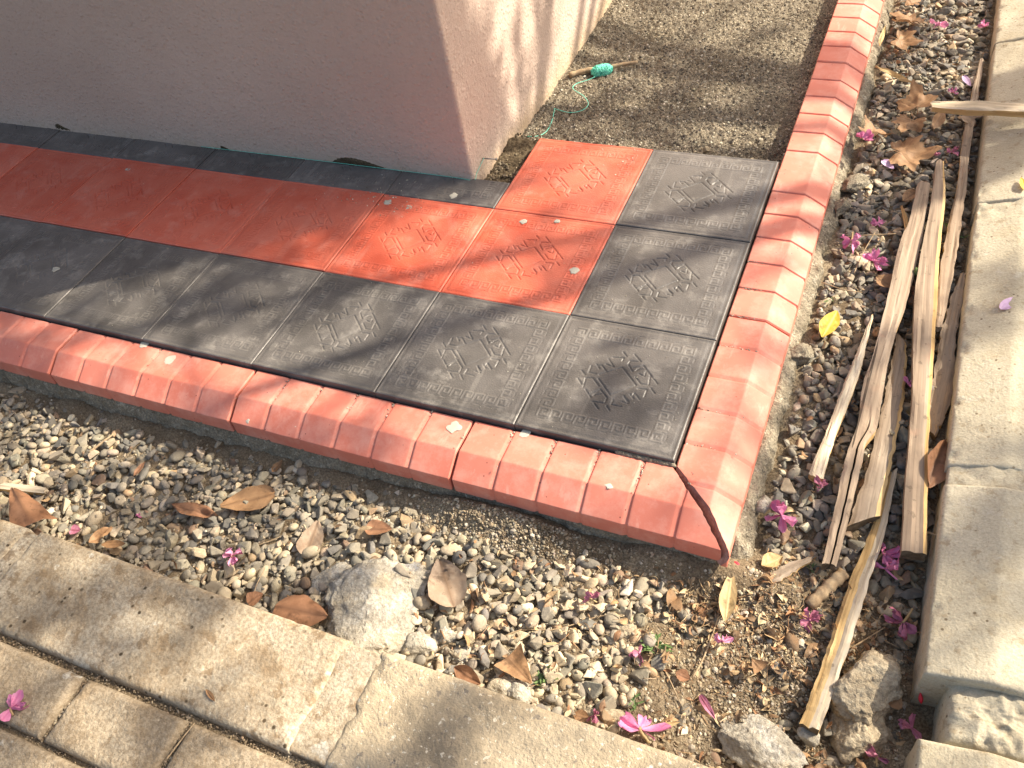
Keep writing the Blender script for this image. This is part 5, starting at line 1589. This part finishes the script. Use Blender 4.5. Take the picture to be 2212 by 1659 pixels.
# ------------------------------------------------------------------ leaf litter on the soil
mb = MB()
rs = np.random.default_rng(15)
LC = [(0.36, 0.20, 0.09), (0.46, 0.30, 0.15), (0.28, 0.13, 0.055), (0.56, 0.42, 0.24), (0.20, 0.11, 0.05)]
for k in range(2300):
    q = k % 10
    if q < 4: x, y = rs.normal() * 0.08 + 0.20, rs.normal() * 0.07 - 0.21
    elif q < 8: x, y = rs.uniform(0.05, 0.43), rs.uniform(-0.45, -0.10)
    elif q < 9: x, y = rs.uniform(0.17, 0.43), rs.uniform(-0.15, 1.6)
    else: x, y = (rs.uniform(-0.35, 0.2) if k % 3 else rs.uniform(-1.7, 0.2)), rs.uniform(-0.45, -0.17)
    if not (-1.9 < x < 0.422 and -0.455 < y < 1.9) or (x < 0.165 and y > -0.15): continue
    L = math.exp(rs.normal(math.log(0.013), 0.4))
    if rs.random() < 0.28:
        a = rs.uniform(0, 6.28)
        P = catmull([(0, 0, 0), (0.5 * L * math.cos(a), 0.5 * L * math.sin(a), 0.003), (1.4 * L * math.cos(a + 0.3), 1.4 * L * math.sin(a + 0.3), 0)], 5)
        V, F = tube(P, 0.0006, 3)
    else:
        V, F, _ = leaf_sheet(L, L * rs.uniform(0.25, 0.6), ELL, k, rs.normal() * 0.7, rs.normal() * 0.9, 6, 4, 0.12)
        V = V @ rotm(rs.uniform(0, 6.28), rs.normal() * 0.5, rs.normal() * 0.4).T
    z = top_at(x, y, 0.004) + 0.002 + abs(rs.normal()) * 0.002
    mb.put(V + (x, y, z), F, np.array(LC[rs.integers(5)]) * rs.uniform(0.7, 1.25))
tag(mb.build('leaf_litter', M['stone']), 'dry brown leaf litter and straw scattered on soil near the planks', 'leaf litter', kind='stuff')

# ------------------------------------------------------------------ string, spool and nail
def strand(pts, r, n, sides=5):
    return tube(catmull(pts, n), r, sides)


sp = empty('string_spool', (-0.5914, 1.3602, -0.0600))
A_, B_ = np.array((-0.6767, 1.3165, -0.0580)), np.array((-0.4940, 1.4018, -0.0500))
so = np.array(sp.location)
P = catmull([A_, A_ * 0.75 + B_ * 0.25 + (0, 0.006, 0.002), (A_ + B_) / 2, A_ * 0.25 + B_ * 0.75 + (0, -0.002, 0.003), B_], 30)
V, F = tube(P - so, np.linspace(0.0085, 0.0045, 30) * (1 + 0.12 * np.sin(np.arange(30) * 1.7)), 9)
V += 0.0008 * fbm(V * 200, 8, 2)[:, None]
add('stick', V, F, M['twig'], sp)
ax = (B_ - A_) / np.linalg.norm(B_ - A_)
e1 = np.cross(ax, (0, 0, 1)); e1 /= np.linalg.norm(e1)
e2 = np.cross(ax, e1)
ctr = np.array((-0.5868, 1.3480, -0.0530))
LW, RW = 0.031, 0.0165
tt = np.linspace(-1, 1, 24)
prof_ = RW * np.sqrt(np.clip(1 - np.abs(tt) ** 3.2, 0.16, 1)) * 0.94
V, F = tube(np.array([ctr + ax * LW * q for q in tt]) - so, prof_, 20)
yarn = add('yarn', V, F, M['string_dark'], sp)
mb = MB()
rs = np.random.default_rng(9)
for k in range(46):
    c0, tilt_, ph = rs.uniform(-0.8, 0.8), rs.normal() * 0.55, rs.uniform(0, 6.28)
    a = np.linspace(0, 2 * math.pi, 26)
    q = np.clip(c0 + tilt_ * np.sin(a + ph), -1, 1)
    rr = RW * np.sqrt(np.clip(1 - np.abs(q) ** 3.2, 0.16, 1)) * rs.uniform(0.96, 1.05)
    pts = ctr + ax * (q * LW)[:, None] + e1 * (rr * np.cos(a))[:, None] + e2 * (rr * np.sin(a))[:, None]
    v, f = tube(pts - so, 0.00085, 4)
    mb.put(v, f)
mb.build('winding', M['string'], yarn)
tag(sp, 'mint green string wound on a stick lying on the sand', 'spool')
v, f = strand([(-0.5972, 1.3152, -0.0560), (-0.6124, 1.3047, -0.0600), (-0.6413, 1.2775, -0.0600), (-0.6411, 1.2492, -0.0600), (-0.5987, 1.2172, -0.0600), (-0.5703, 1.1793, -0.0600), (-0.5759, 1.1445, -0.0600), (-0.6057, 1.1280, -0.0600), (-0.6461, 1.1364, -0.0600), (-0.6580, 1.1420, -0.0600), (-0.6541, 1.1280, -0.0600), (-0.6419, 1.0773, -0.0600), (-0.6389, 1.0266, -0.0600), (-0.6463, 0.9804, -0.0460), (-0.6815, 0.9682, -0.0420)], 0.0009, 90)
tag(add('loose_string', v, f, M['string']), 'thin mint string trailing from the spool over the sand to the tile', 'string')
nail = empty('nail', (-0.7082, 0.7676, 0.0180))
nl = np.array(nail.location)
nd = np.array((-0.6731, 0.7697, 0.0180)) - nl
nx_ = WX - 0.01
npos = np.array([WX + 0.002, nl[1], nl[2]])
nail.location = npos
v, f = tube(np.array([(-0.02, 0, 0), (0.036, 0.002, 0.001)]), 0.0016, 8)
add('shank', v, f, M['steel'], nail)
v, f = tube(np.array([(0.035, 0.002, 0.001), (0.0375, 0.002, 0.001)]), 0.0038, 10)
add('nail_head', v, f, M['steel'], nail)
tag(nail, 'steel nail driven into the side of the wall corner above the tiles', 'nail')
v, f = strand([tuple(npos + (0.003, 0, 0.003)), (WX + 0.0025, 0.722, 0.006), (WX + 0.001, 0.701, -0.0005), (-0.76, 0.6985, 0.003), (-1.0, 0.6985, 0.004), (-1.35, 0.6985, 0.004), (-1.56, 0.699, 0.003)], 0.0006, 60)
tag(add('guide_string', v, f, M['string']), 'taut mint string from the nail along the foot of the wall', 'string')

# ------------------------------------------------------------------ the oleander tree whose shade falls on the path
tree = empty('oleander_tree', (2.75, 2.75, -0.16))
tag(tree, 'oleander tree with narrow green leaves standing beyond the right kerb', 'tree')
to = np.array(tree.location)
SD_ = np.array(SUN)
rs = np.random.default_rng(42)


def shade(x, y):
    """how thick the foliage is between the sun and this spot of the ground"""
    d = 0.42 + 2.2 * float(fbm(np.array([x * 3.4 + 3.0, y * 4.4 + 1.0]), 88, 2))
    for (bx, by, sx_, sy_, a) in SHADE: d += a * math.exp(-((x - bx) / sx_) ** 2 - ((y - by) / sy_) ** 2)
    return d


SHADE = [(0.52, 1.30, 0.14, 0.06, 0.6), (0.50, 0.98, 0.14, 0.05, 0.6), (0.52, 0.66, 0.14, 0.06, 0.6), (0.50, 0.36, 0.14, 0.05, 0.6), (0.52, 0.02, 0.14, 0.05, 0.6), (-0.80, 0.62, 0.12, 0.10, 1.2), (-1.0, 0.50, 0.13, 0.10, 1.2), (-1.2, 0.36, 0.14, 0.10, 1.0), (-1.4, 0.22, 0.14, 0.1, 0.8), (-0.75, -0.66, 0.9, 0.20, 1.3), (0.2, -0.62, 0.3, 0.15, 0.4), (-1.3, 0.1, 0.5, 0.25, 0.3), (0.3, -0.1, 0.25, 0.7, -0.35), (0.05, 0.7, 0.2, 0.8, -0.35), (-0.4, 1.6, 0.35, 0.3, 0.2),
         (-0.75, 1.35, 0.15, 0.6, -0.3), (-0.3, 1.05, 0.25, 0.15, 0.25), (-0.3, 0.02, 0.2, 0.08, -0.5), (-0.2, -0.25, 0.2, 0.12, -0.5), (-0.1, -0.10, 0.45, 0.16, -0.9), (0.25, -0.3, 0.2, 0.2, -0.8), (0.28, 0.5, 0.12, 0.6, -0.5), (-1.35, -0.25, 0.45, 0.16, 0.4), (-0.9, -0.08, 0.5, 0.08, -0.3), (0.08, 0.25, 0.15, 0.6, -0.4)]
tips = []
while len(tips) < 330:
    x, y = rs.uniform(-2.9, 1.5), rs.uniform(-1.7, 2.9)
    inview = -2.2 < x < 0.7 and -0.95 < y < 2.0
    if rs.random() > (shade(x, y) if inview else 0.35): continue
    t_ = rs.uniform(4.4, 7.2)
    p = np.array([x, y, -0.05]) + SD_ * t_
    if p[2] < 2.2: continue
    tips.append(p)
for k in range(26):                                     # the boughs that shade the corner of the wall
    p = np.array([-0.70, rs.uniform(0.70, 0.86), rs.uniform(-0.05, 0.8)]) + SD_ * rs.uniform(3.6, 5.0)
    tips.append(p)
tips = np.array(tips)
mb, nl_ = MB(), 0
LV, LF, LCc, nn = [], [], [], 0
base = np.array([(0, 0, 0), (0.35, 0.5, 0.04), (0.35, -0.5, 0.04), (0.75, 0.36, 0.0), (0.75, -0.36, 0.0), (1.0, 0, -0.08), (0.35, 0, 0), (0.75, 0, -0.03)])
bf = np.array([(0, 6, 1), (0, 2, 6), (6, 7, 3), (6, 3, 1), (6, 2, 4), (6, 4, 7), (7, 5, 3), (7, 4, 5)])
for p in tips:
    ax_ = rs.normal(size=3) + (0, 0, 0.8)
    ax_ /= np.linalg.norm(ax_)
    for k in range(rs.integers(14, 24)):
        L = rs.uniform(0.08, 0.13)
        d = ax_ * rs.uniform(0.1, 0.9) + rs.normal(size=3) * 0.7
        d /= np.linalg.norm(d)
        s = np.cross(d, rs.normal(size=3)); s /= np.linalg.norm(s)
        nrm = np.cross(s, d)
        R = np.stack([d, s, nrm], 1)
        LV.append((base * (L, 0.024, L)) @ R.T + p + ax_ * rs.uniform(-0.14, 0.06) - to)
        LF.append(bf + nn)
        LCc.append(np.zeros((8, 3)))
        nn += 8
crown = add('crown', np.concatenate(LV), np.concatenate(LF), M['leaf_green'], tree, colors=np.concatenate(LCc))
# limbs: each tip hangs on the nearest of a few boughs
tv, tf = tube(catmull([(0, 0, -0.1), (0.05, -0.05, 0.8), (-0.05, 0.05, 1.6), (0.0, 0.0, 2.4)], 14), np.linspace(0.13, 0.085, 14), 12)
trunk = MB().put(tv, tf)
trunk.build('trunk', M['bark'], tree)
mb = MB()
top = np.array([0, 0, 2.4])
boughs = []
rel = tips - to
cent = rel[rs.choice(len(rel), 14, replace=False)]
for c in cent:
    mid = top * 0.5 + c * 0.5 + (0, 0, 0.15)
    Pb = catmull([top - (0, 0, 0.3), mid, c], 12)
    v, f = tube(Pb, np.linspace(0.04, 0.008, 12), 7)
    mb.put(v, f)
    boughs.append(Pb)
BP = np.concatenate([b[4:] for b in boughs])
for p in rel[::2]:
    q = BP[np.argmin(((BP - p) ** 2).sum(1))]
    v, f = tube(catmull([q, (p + q) / 2 + rs.normal(size=3) * 0.04, p], 6), np.linspace(0.009, 0.003, 6), 5)
    mb.put(v, f)
mb.build('branches', M['bark'], tree)
